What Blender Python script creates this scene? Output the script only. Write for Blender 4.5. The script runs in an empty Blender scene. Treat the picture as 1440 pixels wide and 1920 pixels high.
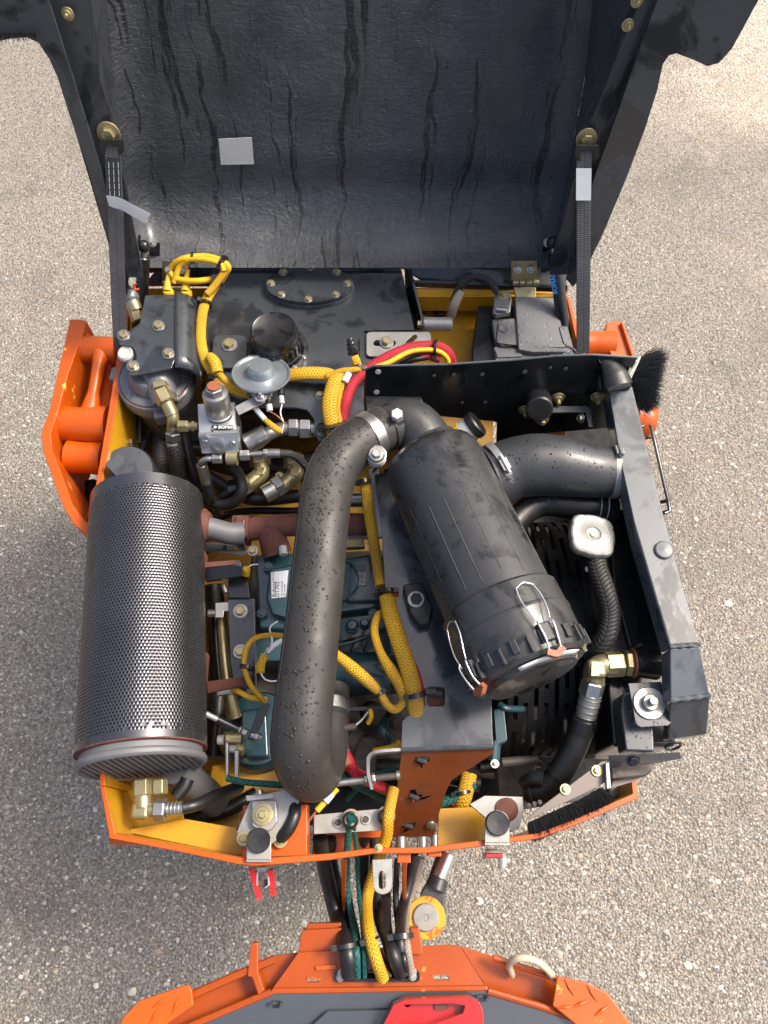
import bpy, math, random
from mathutils import Vector, Matrix
from mathutils.geometry import tessellate_polygon
random.seed(7)
V = Vector
R = math.radians
scn = bpy.context.scene
C = scn.collection
# ------------------------------------------------------------ camera, sky, sun, exposure
CAM = V((0, 0, 2.35)); TILT = R(24); FPX = 1443.0; RIM = 1.0
cd = bpy.data.cameras.new('camera'); cam = bpy.data.objects.new('camera', cd); C.objects.link(cam)
cam.location = CAM; cam.rotation_euler = (TILT, 0, 0)
cd.sensor_fit = 'VERTICAL'; cd.sensor_height = 36.0; cd.lens = 36.0 * FPX / 1920.0
cd.clip_start = 0.05; cd.clip_end = 500
cd.dof.use_dof = True; cd.dof.focus_distance = 1.3; cd.dof.aperture_fstop = 9
scn.camera = cam
SUN_TRAVEL = V((-0.72, -0.27, -1)).normalized()
w = bpy.data.worlds.new("World"); scn.world = w; w.use_nodes = True
nt = w.node_tree; bg = nt.nodes['Background']
sky = nt.nodes.new('ShaderNodeTexSky'); sky.sky_type = 'NISHITA'; sky.sun_disc = False
sd = -SUN_TRAVEL
sky.sun_elevation = math.asin(sd.z); sky.sun_rotation = math.atan2(sd.x, sd.y)
sky.air_density = 1.0; sky.dust_density = 7.0; sky.ozone_density = 0.6
nt.links.new(sky.outputs[0], bg.inputs[0]); bg.inputs[1].default_value = 0.15
sl = bpy.data.lights.new('sun', 'SUN'); sl.energy = 2.3; sl.angle = R(14); sl.color = (1, 0.94, 0.85)
so = bpy.data.objects.new('sun', sl); C.objects.link(so)
so.rotation_euler = SUN_TRAVEL.to_track_quat('-Z', 'Y').to_euler()
scn.view_settings.view_transform = 'Standard'; scn.view_settings.look = 'None'
scn.view_settings.exposure = 0.76; scn.view_settings.gamma = 1.0
# ------------------------------------------------------------ measuring helpers: sight line of the survey photo meets a real plane
cT, sT = math.cos(TILT), math.sin(TILT)
def ray(px, py):
    u, v = (px - 720) / FPX, (960 - py) / FPX
    return V((u, sT + v * cT, -cT + v * sT))
def P(px, py, h=0.0):
    d = ray(px, py); return CAM + d * ((RIM + h - CAM.z) / d.z)
def PL(px, py, p0, n):
    d = ray(px, py); return CAM + d * ((p0 - CAM).dot(n) / d.dot(n))
def S(w_, px, py, h=0.0):                       # width in photo pixels -> metres at that place
    d = ray(px, py); return w_ / FPX * ((RIM + h - CAM.z) / d.z)
def Q(t): return t if isinstance(t, Vector) else P(*t)
UPV = V((0, 0, 1))
# ------------------------------------------------------------ materials
def nmat(name):
    m = bpy.data.materials.new(name); m.use_nodes = True
    n = m.node_tree; return m, n, n.nodes['Principled BSDF']
def N(n, t, **k):
    x = n.nodes.new(t)
    for a, b in k.items():
        if a.startswith('i_'):
            key = a[2:]
            x.inputs[int(key) if key.isdigit() else key.replace('_', ' ')].default_value = b
        else: setattr(x, a, b)
    return x
def math_(n, op, a, b=None, c=None):
    x = n.nodes.new('ShaderNodeMath'); x.operation = op
    for i, q in enumerate((a, b, c)):
        if q is None: continue
        if isinstance(q, (int, float)): x.inputs[i].default_value = q
        else: n.links.new(q, x.inputs[i])
    return x.outputs[0]
def ramp(n, fac, a, b):
    r = n.nodes.new('ShaderNodeMapRange'); n.links.new(fac, r.inputs[0])
    r.inputs[1].default_value = a; r.inputs[2].default_value = b; return r.outputs[0]
def mixc(n, fac, a, b):
    x = n.nodes.new('ShaderNodeMix'); x.data_type = 'RGBA'
    if isinstance(fac, (int, float)): x.inputs[0].default_value = fac
    else: n.links.new(fac, x.inputs[0])
    for i, q in ((6, a), (7, b)):
        if isinstance(q, tuple): x.inputs[i].default_value = (*q[:3], 1)
        else: n.links.new(q, x.inputs[i])
    return x.outputs[2]
def mixf(n, fac, a, b):
    x = n.nodes.new('ShaderNodeMix'); x.data_type = 'FLOAT'
    n.links.new(fac, x.inputs[0])
    for i, q in ((2, a), (3, b)):
        if isinstance(q, (int, float)): x.inputs[i].default_value = q
        else: n.links.new(q, x.inputs[i])
    return x.outputs[0]
def noise(n, vec, sc, det=4, rough=.55, dist=0):
    x = n.nodes.new('ShaderNodeTexNoise'); x.inputs['Scale'].default_value = sc
    x.inputs['Detail'].default_value = det; x.inputs['Roughness'].default_value = rough
    x.inputs['Distortion'].default_value = dist
    if vec is not None: n.links.new(vec, x.inputs['Vector'])
    return x.outputs[0]
def mapping(n, vec, scale=(1, 1, 1), rot=(0, 0, 0)):
    x = n.nodes.new('ShaderNodeMapping'); n.links.new(vec, x.inputs[0])
    x.inputs['Scale'].default_value = scale; x.inputs['Rotation'].default_value = rot
    return x.outputs[0]
def bump(n, h, strength, dist=0.002, nrm=None):
    x = n.nodes.new('ShaderNodeBump'); x.inputs['Strength'].default_value = strength
    x.inputs['Distance'].default_value = dist; n.links.new(h, x.inputs['Height'])
    if nrm is not None: n.links.new(nrm, x.inputs['Normal'])
    return x.outputs[0]
def mat(name, col, rough=.5, metal=0, coat=0, var=.18, vs=14, bmp=.15, bs=90, bd=.002,
        wet=0, ws=9, dirt=None, ds=5, dt=(.55, .7), chip=None, cs=30, ct=(.7, .72), streak=None, drops=0):
    m, n, b = nmat(name); L = n.links
    oc = N(n, 'ShaderNodeTexCoord').outputs['Object']
    v = noise(n, oc, vs, 5)
    c1 = tuple(min(1, x * (1 - var)) for x in col); c2 = tuple(min(1, x * (1 + var)) for x in col)
    c = mixc(n, ramp(n, v, .3, .7), c1, c2)
    rg = mixf(n, ramp(n, noise(n, oc, vs * 2.3, 5), .3, .7), rough * .8, min(1, rough * 1.25))
    if dirt:
        f = ramp(n, noise(n, oc, ds, 7, .65), *dt); c = mixc(n, f, c, dirt); rg = mixf(n, f, rg, .8)
    if streak:
        f = ramp(n, noise(n, mapping(n, oc, (60, 60, 3)), 1, 4, .6), .58, .72); c = mixc(n, f, c, streak)
    if chip:
        f = ramp(n, noise(n, oc, cs, 6, .7), *ct); c = mixc(n, f, c, chip)
    nr = bump(n, noise(n, oc, bs, 6), bmp, bd)
    if wet:
        f = ramp(n, noise(n, oc, ws, 6, .6, .6), .5 + (.5 - wet) * .35 - .03, .5 + (.5 - wet) * .35 + .06)
        c = mixc(n, f, c, mixc(n, .45, c, (0, 0, 0))); rg = mixf(n, f, rg, .10)
    if drops:
        vo = N(n, 'ShaderNodeTexVoronoi'); L.new(oc, vo.inputs['Vector']); vo.inputs['Scale'].default_value = drops
        hgt = ramp(n, vo.outputs['Distance'], .34, .12)
        sel = math_(n, 'GREATER_THAN', noise(n, oc, drops * .31, 2), .5)
        hh = math_(n, 'MULTIPLY', hgt, sel)
        nr = bump(n, hh, .9, .0012, nr); rg = mixf(n, ramp(n, hh, .05, .3), rg, .05)
    L.new(c, b.inputs['Base Color']); L.new(rg, b.inputs['Roughness'])
    b.inputs['Metallic'].default_value = metal; b.inputs['Coat Weight'].default_value = coat
    b.inputs['Coat Roughness'].default_value = .12
    L.new(nr, b.inputs['Normal'])
    return m
def braid(name, c_hi, c_lo, nu=10, pitch=.006, tilt=.5, grime=None):
    m, n, b = nmat(name); L = n.links
    tc = N(n, 'ShaderNodeTexCoord'); sp = N(n, 'ShaderNodeSeparateXYZ'); L.new(tc.outputs['UV'], sp.inputs[0])
    u = math_(n, 'MULTIPLY', sp.outputs[0], nu / 2.0)
    fu = math_(n, 'ABSOLUTE', math_(n, 'SUBTRACT', math_(n, 'FRACT', u), .5))
    t = math_(n, 'FRACT', math_(n, 'ADD', math_(n, 'MULTIPLY', sp.outputs[1], 1 / pitch), math_(n, 'MULTIPLY', fu, 2 * tilt * 2)))
    s = math_(n, 'ABSOLUTE', math_(n, 'SUBTRACT', t, .5))
    h = ramp(n, s, .48, .22)
    edge = ramp(n, math_(n, 'ABSOLUTE', math_(n, 'SUBTRACT', fu, .25)), .25, .2)
    h = math_(n, 'MULTIPLY', h, mixf(n, edge, .35, 1.0))
    c = mixc(n, h, c_lo, c_hi)
    v = noise(n, tc.outputs['Object'], 20, 4)
    c = mixc(n, ramp(n, v, .62, .25), c, mixc(n, .25, c, (0, 0, 0)))
    if grime: c = mixc(n, ramp(n, noise(n, tc.outputs['Object'], 7, 4), .5, .7), c, grime)
    L.new(c, b.inputs['Base Color']); b.inputs['Roughness'].default_value = .55
    L.new(bump(n, h, .8, .0012), b.inputs['Normal'])
    return m
OLIVE = (.30, .26, .12)
MT = {}
MT['asphalt'] = None
MT['dark'] = mat('dark_grey_paint', (.040, .045, .052), .36, 0, .45, .12, 8, .10, 140, .001, wet=.42, ws=11)
MT['slate'] = mat('slate_grey_paint', (.072, .079, .087), .36, 0, .45, .10, 8, .10, 140, .001, wet=.56, ws=9)
MT['guard'] = mat('satin_black_guard', (.007, .0075, .008), .6, 0, 0, .3, 20, .3, 80, .001); MT['guard'].node_tree.nodes['Principled BSDF'].inputs['Specular IOR Level'].default_value = .25
MT['darkdrop'] = mat('dark_grey_paint_with_beads', (.040, .047, .056), .36, 0, .5, .12, 8, .10, 140, .001, wet=.3, ws=13, drops=150)
MT['railpaint'] = mat('grey_rail_paint', (.080, .092, .104), .38, 0, .45, .15, 8, .15, 120, .001, wet=.45, ws=9, dirt=(.12, .12, .12), ds=14, dt=(.62, .8))
MT['black'] = mat('black_paint', (.008, .009, .010), .32, 0, .4, .3, 10, .2, 80, .001, wet=.3)
MT['rubber'] = mat('black_rubber_hose', (.012, .012, .013), .42, 0, .1, .3, 20, .25, 160, .001, dirt=(.05, .045, .035), ds=9, dt=(.55, .8))
MT['pipe'] = mat('weathered_intake_rubber', (.032, .030, .028), .52, 0, 0, .22, 9, .12, 220, .001, dirt=(.095, .080, .062), ds=3.2, dt=(.5, .72))
MT['plastic'] = mat('black_air_cleaner_plastic', (.036, .037, .039), .44, 0, .05, .15, 9, .3, 400, .0006, wet=.42, ws=15, dirt=(.07, .052, .032), ds=3, dt=(.60, .82))
MT['cap'] = mat('glossy_black_plastic', (.012, .012, .013), .38, 0, .1, .2, 20, .3, 60, .002, wet=.38, ws=26)
MT['elbowr'] = mat('matt_elbow_rubber', (.035, .037, .040), .38, 0, .1, .12, 9, .12, 300, .0008, dirt=(.10, .07, .045), ds=4, dt=(.66, .8))
MT['orange'] = mat('orange_paint', (.50, .082, .003), .34, 0, .05, .08, 6, .12, 60, .001, chip=(.8, .42, .05), cs=26, ct=(.725, .74), dirt=(.28, .07, .02), ds=4, dt=(.62, .85))
MT['orangechip'] = mat('chipped_orange_paint', (.50, .082, .003), .36, 0, .05, .1, 6, .25, 50, .001, chip=(.85, .50, .08), cs=19, ct=(.63, .65), dirt=(.3, .06, .01), ds=6, dt=(.65, .85))
MT['orangerear'] = mat('shaded_orange_paint', (.34, .058, .004), .26, 0, .1, .14, 5, .12, 60, .001, chip=(.55, .25, .03), cs=22, ct=(.69, .71), dirt=(.14, .035, .015), ds=5, dt=(.55, .8))  # orange darkened: the rear frame's shade is put into the colour
MT['yellow'] = mat('yellow_inner_paint', (.60, .31, .012), .36, 0, .35, .14, 6, .12, 60, .001, dirt=(.22, .12, .015), ds=4, dt=(.45, .75), chip=(.05, .04, .02), cs=80, ct=(.74, .76))
MT['floorp'] = mat('grimy_yellow_floor_paint', (.42, .21, .015), .45, 0, .3, .2, 6, .2, 60, .001, dirt=(.05, .035, .015), ds=5, dt=(.4, .65))
MT['tinted'] = mat('orange_reflection_tint', (.19, .048, .018), .32, 0, .55, .3, 9, .2, 70, .001, dirt=(.035, .022, .018), ds=9, dt=(.44, .66))  # orange reflection on the bracket leg painted into its colour
MT['steel'] = mat('zinc_plated_steel', (.38, .38, .365), .34, .85, 0, .15, 30, .2, 120, .001, dirt=(.22, .20, .17), ds=14, dt=(.55, .8))
MT['steelw'] = mat('pale_zinc_sheet', (.33, .33, .315), .42, .5, 0, .15, 30, .15, 120, .001, dirt=(.28, .24, .19), ds=11, dt=(.5, .78))
MT['alu'] = mat('machined_aluminium', (.46, .47, .49), .34, .7, 0, .08, 30, .12, 250, .0006)
MT['brass'] = mat('yellow_passivated_zinc', (.44, .38, .21), .33, .75, 0, .18, 24, .2, 120, .001, dirt=(.20, .15, .07), ds=16, dt=(.5, .8))
MT['casting'] = mat('grey_cast_aluminium', (.17, .175, .185), .42, .35, .1, .12, 20, .35, 180, .001, wet=.3, ws=20)
MT['horn'] = mat('galvanised_horn_metal', (.34, .38, .41), .34, .7, 0, .08, 8, .1, 200, .0006)
MT['mesh'] = mat('perforated_galvanised_sheet', (.10, .10, .11), .26, .8, 0, .12, 6, .1, 60, .001)
MT['muffler'] = mat('grey_heat_paint', (.14, .14, .148), .55, .2, 0, .15, 7, .25, 120, .001, dirt=(.20, .20, .20), ds=8, dt=(.55, .8))
MT['holedark'] = mat('hole_shade_steel', (.05, .05, .052), .5, .3, 0, .2, 10, .2, 60)  # shade inside the shield holes put into this dark colour
MT['rust'] = mat('brown_rust', (.13, .045, .032), .75, 0, 0, .3, 30, .6, 90, .002, dirt=(.09, .04, .03), ds=10)
MT['teal'] = mat('dark_teal_engine_paint', (.014, .052, .066), .34, 0, .5, .2, 10, .25, 90, .001, dirt=(.02, .022, .022), ds=7, dt=(.5, .75))
MT['block'] = mat('grimy_cast_metal', (.10, .09, .08), .55, .35, 0, .3, 14, .4, 90, .002, dirt=(.04, .035, .03), ds=8, dt=(.4, .7))
MT['battery'] = mat('battery_grey_plastic', (.12, .124, .13), .40, 0, .1, .1, 20, .35, 500, .0008, drops=130)
MT['white'] = mat('white_label_film', (.72, .73, .73), .35, 0, .1, .05, 30, .03, 60, .001)
MT['clear'] = mat('milky_plastic', (.50, .49, .46), .3, 0, .2, .08, 30, .1, 60, .001)
MT['labelgrey'] = mat('silver_label_film', (.60, .61, .60), .4, .2, 0, .1, 20, .05, 60, .001)
MT['labeldark'] = mat('charcoal_label_film', (.03, .032, .034), .35, 0, .1, .1, 30, .05, 60, .001)
MT['plate'] = mat('black_nameplate', (.02, .018, .016), .3, 0, .2, .1, 30, .05, 60, .001)
MT['ink'] = mat('black_ink', (.01, .01, .01), .5, 0, 0, .05, 30, .0, 60)
MT['inkw'] = mat('white_ink', (.6, .6, .6), .5, 0, 0, .05, 30, .0, 60)
MT['inkb'] = mat('blue_ink', (.02, .16, .5), .4, 0, 0, .05, 30, .0, 60)
MT['red'] = mat('red_powder_coat', (.42, .008, .006), .22, 0, .8, .08, 8, .08, 60, .001, dirt=(.16, .02, .02), ds=9, dt=(.68, .8))
MT['copper'] = mat('terracotta_rubber', (.30, .095, .045), .5, 0, 0, .15, 30, .2, 120, .001)
MT['wire'] = mat('bright_wire', (.78, .78, .76), .2, .9, 0, .1, 30, .05, 100)
MT['tan'] = mat('tan_sleeve', (.38, .31, .23), .6, 0, 0, .2, 20, .2, 120, .001)
MT['creamhose'] = mat('cream_plastic_hose', (.55, .46, .32), .45, 0, .1, .12, 12, .1, 60, .001)
MT['greenc'] = braid('green_cable_sheath', (.008, .13, .115), (.003, .05, .048), 4, .011, .6)
MT['strap'] = braid('charcoal_webbing', (.105, .108, .115), (.05, .052, .055), 2, .0042, 0)
MT['bristle'] = mat('black_bristles', (.010, .010, .011), .45, 0, 0, .3, 30, .0, 60)
MT['bristlew'] = mat('pale_bristles', (.50, .48, .45), .5, 0, 0, .2, 30, .0, 60)
MT['ybraid'] = braid('yellow_braided_sleeve', (.80, .46, .014), (.36, .17, .006), 12, .0058, .5, grime=(.34, .19, .02))
MT['ycord'] = mat('yellow_cord', (.76, .45, .02), .5, 0, 0, .12, 30, .4, 200, .001)
MT['rbraid'] = braid('red_braided_sleeve', (.60, .022, .05), (.28, .008, .02), 14, .0042, .5)
MT['tbraid'] = braid('beige_braided_sleeve', (.40, .34, .28), (.22, .15, .11), 10, .006, .5)
MT['bbraid'] = braid('ribbed_black_hose', (.035, .033, .031), (.010, .010, .010), 6, .007, .6)
mw, n, b = nmat('water_bead'); b.inputs['Base Color'].default_value = (.030, .029, .028, 1); b.inputs['Roughness'].default_value = .08
b.inputs['IOR'].default_value = 1.33; MT['water'] = mw
# hood lining: resin-wet glass fibre with runs of water
m, n, b = nmat('hood_lining'); L = n.links
oc = N(n, 'ShaderNodeTexCoord').outputs['Object']
warp = N(n, 'ShaderNodeVectorMath', operation='MULTIPLY_ADD'); wn = N(n, 'ShaderNodeTexNoise', i_Scale=5.0, i_Detail=3.0)
L.new(oc, wn.inputs['Vector']); L.new(wn.outputs['Color'], warp.inputs[0]); warp.inputs[1].default_value = (.10, .08, .05); L.new(oc, warp.inputs[2])
st = noise(n, mapping(n, warp.outputs[0], (40, 4, 2.0)), 1, 6, .66)
dr = ramp(n, st, .585, .615)
st2 = noise(n, mapping(n, warp.outputs[0], (110, 10, 16)), 1, 5, .7)
dr2 = ramp(n, st2, .55, .62)
blot = ramp(n, noise(n, oc, 3.0, 3), .40, .60)
f = math_(n, 'MAXIMUM', dr, math_(n, 'MULTIPLY', dr2, math_(n, 'MULTIPLY', blot, .5)))
c = mixc(n, ramp(n, noise(n, oc, 11, 6), .3, .7), (.038, .043, .051), (.066, .073, .084))
c = mixc(n, f, c, (.010, .011, .013))
L.new(c, b.inputs['Base Color'])
L.new(mixf(n, f, mixf(n, ramp(n, noise(n, oc, 25, 5), .35, .65), .30, .46), .16), b.inputs['Roughness'])
b.inputs['Coat Weight'].default_value = .35; b.inputs['Coat Roughness'].default_value = .2
fib = noise(n, mapping(n, warp.outputs[0], (90, 90, 28), (0, .5, 0)), 1, 5, .7, 1.2)
fib2 = noise(n, mapping(n, warp.outputs[0], (40, 40, 120), (0, -.6, 0)), 1, 4, .7, 1.0)
nr = bump(n, math_(n, 'ADD', fib, fib2), .65, .006)
nr = bump(n, noise(n, oc, 4, 3), .5, .02, nr)
L.new(nr, b.inputs['Normal']); MT['lining'] = m
# asphalt
m, n, b = nmat('worn_asphalt'); L = n.links
oc = N(n, 'ShaderNodeTexCoord').outputs['Object']
vo = N(n, 'ShaderNodeTexVoronoi', i_Scale=150.0, i_Randomness=1.0); L.new(oc, vo.inputs['Vector'])
vo2 = N(n, 'ShaderNodeTexVoronoi', i_Scale=320.0); L.new(oc, vo2.inputs['Vector'])
g = N(n, 'ShaderNodeSeparateXYZ'); L.new(vo.outputs['Color'], g.inputs[0])
g2 = N(n, 'ShaderNodeSeparateXYZ'); L.new(vo2.outputs['Color'], g2.inputs[0])
c = mixc(n, g.outputs[0], (.30, .255, .20), (.72, .635, .515))
c = mixc(n, math_(n, 'MULTIPLY', ramp(n, noise(n, oc, 9, 6, .7), .58, .66), .35), c, (.20, .17, .14))
c = mixc(n, ramp(n, g.outputs[1], .80, .86), c, (.78, .74, .66))
c = mixc(n, ramp(n, g.outputs[2], .90, .94), c, (.46, .34, .21))
c = mixc(n, ramp(n, g2.outputs[0], .55, .95), c, (.55, .52, .46))
gap = ramp(n, vo.outputs['Distance'], .48, .80)
c = mixc(n, math_(n, 'MULTIPLY', gap, .85), c, (.17, .148, .122))
big = noise(n, oc, 1.3, 5, .6)
c = mixc(n, ramp(n, big, .35, .7), c, mixc(n, .40, c, (.46, .37, .26)))
c = mixc(n, math_(n, 'MULTIPLY', ramp(n, noise(n, oc, 2.6, 6, .65), .54, .72), .55), c, (.13, .125, .12))
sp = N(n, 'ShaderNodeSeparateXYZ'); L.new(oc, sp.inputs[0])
damp_shade = math_(n, 'ADD', noise(n, oc, 1.6, 5, .6), math_(n, 'MULTIPLY', math_(n, 'ADD', math_(n, 'MULTIPLY', sp.outputs[1], .9), math_(n, 'MULTIPLY', sp.outputs[0], .9)), -.30))
damp_shade = ramp(n, damp_shade, .52, .80)  # damp patches with the machine's shadow painted in, darker to the near left
c = mixc(n, math_(n, 'MULTIPLY', damp_shade, .66), c, mixc(n, .80, c, (.07, .068, .066)))
L.new(c, b.inputs['Base Color']); b.inputs['Roughness'].default_value = .8
hgt = math_(n, 'ADD', math_(n, 'MULTIPLY', vo.outputs['Distance'], -1.0), math_(n, 'MULTIPLY', g.outputs[0], .35))
nr = bump(n, hgt, .9, .006); nr = bump(n, noise(n, oc, 300, 4), .5, .002, nr)
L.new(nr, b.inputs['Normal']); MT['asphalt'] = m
# ------------------------------------------------------------ mesh builder
WL = {}
def frame(ax):
    ax = ax.normalized(); a = V((0, 0, 1)) if abs(ax.z) < .9 else V((1, 0, 0))
    x = ax.cross(a).normalized(); return x, ax.cross(x).normalized()
def smooth_path(pts, sub=6):
    pts = [Q(p) for p in pts]
    if len(pts) < 3: return pts
    out = []; e = [pts[0] * 2 - pts[1]] + pts + [pts[-1] * 2 - pts[-2]]
    for i in range(1, len(e) - 2):
        a, b_, c_, d = e[i - 1:i + 3]
        for k in range(sub):
            t = k / sub
            out.append(.5 * ((2 * b_) + (c_ - a) * t + (2 * a - 5 * b_ + 4 * c_ - d) * t * t + (3 * b_ - a - 3 * c_ + d) * t ** 3))
    return out + [pts[-1]]
class MB:
    def __init__(s): s.v = []; s.f = []; s.m = []; s.uv = {}; s.cm = 0; s.fixn = False
    def add(s, vs, fs, uvs=None):
        o = len(s.v); s.v += [V(x) for x in vs]
        for i, f in enumerate(fs):
            if uvs: s.uv[len(s.f)] = uvs[i]
            s.f.append(tuple(o + k for k in f)); s.m.append(s.cm)
        return s
    def slot(s, i): s.cm = i; return s
    def tube(s, pts, r, seg=14, cap=True, flat=None, sub=6, smooth=True, wob=0):
        pp = smooth_path(pts, sub) if smooth else [Q(p) for p in pts]
        n_ = len(pp); rr = r if isinstance(r, (list, tuple)) else [r]
        def rad(i):
            t = i / (n_ - 1) * (len(rr) - 1); k = min(int(t), len(rr) - 2) if len(rr) > 1 else 0
            return rr[0] if len(rr) == 1 else rr[k] + (rr[k + 1] - rr[k]) * (t - k)
        vs, fs, uv = [], [], []; d0 = (pp[1] - pp[0]).normalized()
        x, y = frame(d0)
        if flat: x = (flat[0] - d0 * flat[0].dot(d0)).normalized(); y = d0.cross(x)
        L_ = 0; Ls = []
        for i, p in enumerate(pp):
            d = ((pp[min(i + 1, n_ - 1)] - pp[max(i - 1, 0)])).normalized()
            if i: L_ += (p - pp[i - 1]).length
            Ls.append(L_)
            if flat: x = (flat[0] - d * flat[0].dot(d)).normalized()
            else: x = (x - d * x.dot(d)).normalized()
            y = d.cross(x); k = rad(i) * (1 + (wob * math.sin(i * 1.7) if wob else 0))
            for j in range(seg):
                a = 2 * math.pi * j / seg
                fy = flat[1] if flat else 1
                vs.append(p + x * math.cos(a) * k + y * math.sin(a) * k * fy)
        for i in range(n_ - 1):
            for j in range(seg):
                a, b_ = i * seg + j, i * seg + (j + 1) % seg
                fs.append((a, b_, b_ + seg, a + seg))
                uv.append(((j / seg, Ls[i]), ((j + 1) / seg, Ls[i]), ((j + 1) / seg, Ls[i + 1]), (j / seg, Ls[i + 1])))
        s.add(vs, fs, uv)
        if cap: s.add(vs[:seg], [tuple(reversed(range(seg)))]); s.add(vs[-seg:], [tuple(range(seg))])
        return s
    def lathe(s, o, ax, prof, seg=32, x0=None, sq=1):
        o = Q(o); ax = ax.normalized(); x, y = frame(ax)
        if x0 is not None: x = (x0 - ax * x0.dot(ax)).normalized(); y = ax.cross(x)
        vs, fs = [], []
        for r, t in prof:
            for j in range(seg):
                a = 2 * math.pi * j / seg; vs.append(o + ax * t + x * math.cos(a) * r + y * math.sin(a) * r * sq)
        for i in range(len(prof) - 1):
            for j in range(seg):
                a, b_ = i * seg + j, i * seg + (j + 1) % seg; fs.append((a, b_, b_ + seg, a + seg))
        if prof[0][0] > 1e-5: fs.append(tuple(reversed(range(seg))))
        if prof[-1][0] > 1e-5: fs.append(tuple(range((len(prof) - 1) * seg, len(prof) * seg)))
        return s.add(vs, fs)
    def cyl(s, a, b_, r, r2=None, seg=24, ch=0):
        a, b_ = Q(a), Q(b_); d = b_ - a; l = d.length; r2 = r if r2 is None else r2
        pr = [(r - ch, 0), (r, ch), (r2, l - ch), (r2 - ch, l)] if ch else [(r, 0), (r2, l)]
        return s.lathe(a, d, pr, seg)
    def hex(s, a, b_, r):
        a, b_ = Q(a), Q(b_); l = (b_ - a).length; c_ = min(r * .12, l * .2)
        return s.lathe(a, b_ - a, [(r * .9, 0), (r, c_), (r, l - c_), (r * .88, l)], 6)
    def sphere(s, c_, r, seg=12, rings=8, sc=(1, 1, 1)):
        c_ = Q(c_); vs, fs = [], []
        for i in range(rings + 1):
            a = math.pi * i / rings
            for j in range(seg):
                b_ = 2 * math.pi * j / seg
                vs.append(c_ + V((math.sin(a) * math.cos(b_) * r * sc[0], math.sin(a) * math.sin(b_) * r * sc[1], math.cos(a) * r * sc[2])))
        for i in range(rings):
            for j in range(seg):
                a, b_ = i * seg + j, i * seg + (j + 1) % seg; fs.append((a, a + seg, b_ + seg, b_))
        return s.add(vs, fs)
    def torus(s, c_, ax, R_, r, seg=28, sg2=8, a0=0, a1=2 * math.pi, x0=None):
        c_ = Q(c_); x, y = frame(ax)
        if x0 is not None: x = x0.normalized(); y = ax.normalized().cross(x)
        full = abs(a1 - a0 - 2 * math.pi) < 1e-4
        pts = [c_ + x * R_ * math.cos(a0 + (a1 - a0) * i / seg) + y * R_ * math.sin(a0 + (a1 - a0) * i / seg) for i in range(seg + 1)]
        return s.tube(pts, r, sg2, not full, smooth=False)
    def prism(s, loops, e):
        s.fixn = True
        loops = [[Q(p) for p in l] for l in loops]
        tris = tessellate_polygon(loops); flat = [p for l in loops for p in l]; k = len(flat)
        vs = flat + [p + e for p in flat]; fs = []
        for t in tris:
            a, b_, c_ = t; nn = (flat[b_] - flat[a]).cross(flat[c_] - flat[a])
            if nn.dot(e) > 0: a, c_ = c_, a
            fs.append((a, b_, c_)); fs.append((c_ + k, b_ + k, a + k))
        o = 0
        for li, l in enumerate(loops):
            ar = sum(((l[i]).cross(l[(i + 1) % len(l)]) for i in range(len(l))), V((0, 0, 0))).dot(e)
            for i in range(len(l)):
                a, b_ = o + i, o + (i + 1) % len(l)
                q = (a, b_, b_ + k, a + k)
                if (ar < 0) != (li > 0): q = tuple(reversed(q))
                fs.append(q)
            o += len(l)
        return s.add(vs, fs)
    def box(s, c_, sx, sy, sz, rz=0, m3=None):
        c_ = Q(c_); M3 = m3 or Matrix.Rotation(rz, 3, 'Z'); vs = []
        for dx in (-1, 1):
            for dy in (-1, 1):
                for dz in (-1, 1): vs.append(c_ + M3 @ V((dx * sx / 2, dy * sy / 2, dz * sz / 2)))
        return s.add(vs, [(0, 1, 3, 2), (4, 6, 7, 5), (0, 4, 5, 1), (2, 3, 7, 6), (0, 2, 6, 4), (1, 5, 7, 3)])
    def ribbon(s, pts, wdir, w_, th):
        pp = smooth_path(pts); vs, fs, uv = [], [], []; L_ = 0
        for i, p in enumerate(pp):
            d = (pp[min(i + 1, len(pp) - 1)] - pp[max(i - 1, 0)]).normalized(); x = (wdir - d * wdir.dot(d)).normalized() * w_ / 2; y = d.cross(x).normalized() * th / 2
            vs += [p - x - y, p + x - y, p + x + y, p - x + y]
        for i in range(len(pp) - 1):
            l2 = L_ + (pp[i + 1] - pp[i]).length; o = i * 4
            for k in range(4):
                fs.append((o + k, o + (k + 1) % 4, o + 4 + (k + 1) % 4, o + 4 + k)); u0, u1 = (0, 1) if k % 2 == 0 else (0, .05)
                uv.append(((u0, L_), (u1, L_), (u1, l2), (u0, l2)))
            L_ = l2
        s.add(vs, fs, uv); n_ = len(vs); s.add(vs[:4] + vs[-4:], [(3, 2, 1, 0), (4, 5, 6, 7)]); s.fixn = True
        return s
    def build(s, name, mt, parent=None, bev=0, ang=35, bseg=2):
        me = bpy.data.meshes.new(name)
        lo = V((min(p.x for p in s.v), min(p.y for p in s.v), min(p.z for p in s.v)))
        hi = V((max(p.x for p in s.v), max(p.y for p in s.v), max(p.z for p in s.v)))
        o0 = V(((lo.x + hi.x) / 2, (lo.y + hi.y) / 2, lo.z))
        me.from_pydata([tuple(p - o0) for p in s.v], [], s.f)
        if s.fixn: recalc(me)
        for x in (mt if isinstance(mt, (list, tuple)) else [mt]): me.materials.append(MT[x])
        if any(s.m): me.polygons.foreach_set('material_index', s.m)
        if s.uv:
            ul = me.uv_layers.new(name='UVMap')
            for fi, uvs in s.uv.items():
                p = me.polygons[fi]
                for k, li in enumerate(p.loop_indices): ul.data[li].uv = uvs[k]
        me.shade_smooth(); me.set_sharp_from_angle(angle=R(ang))
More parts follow.
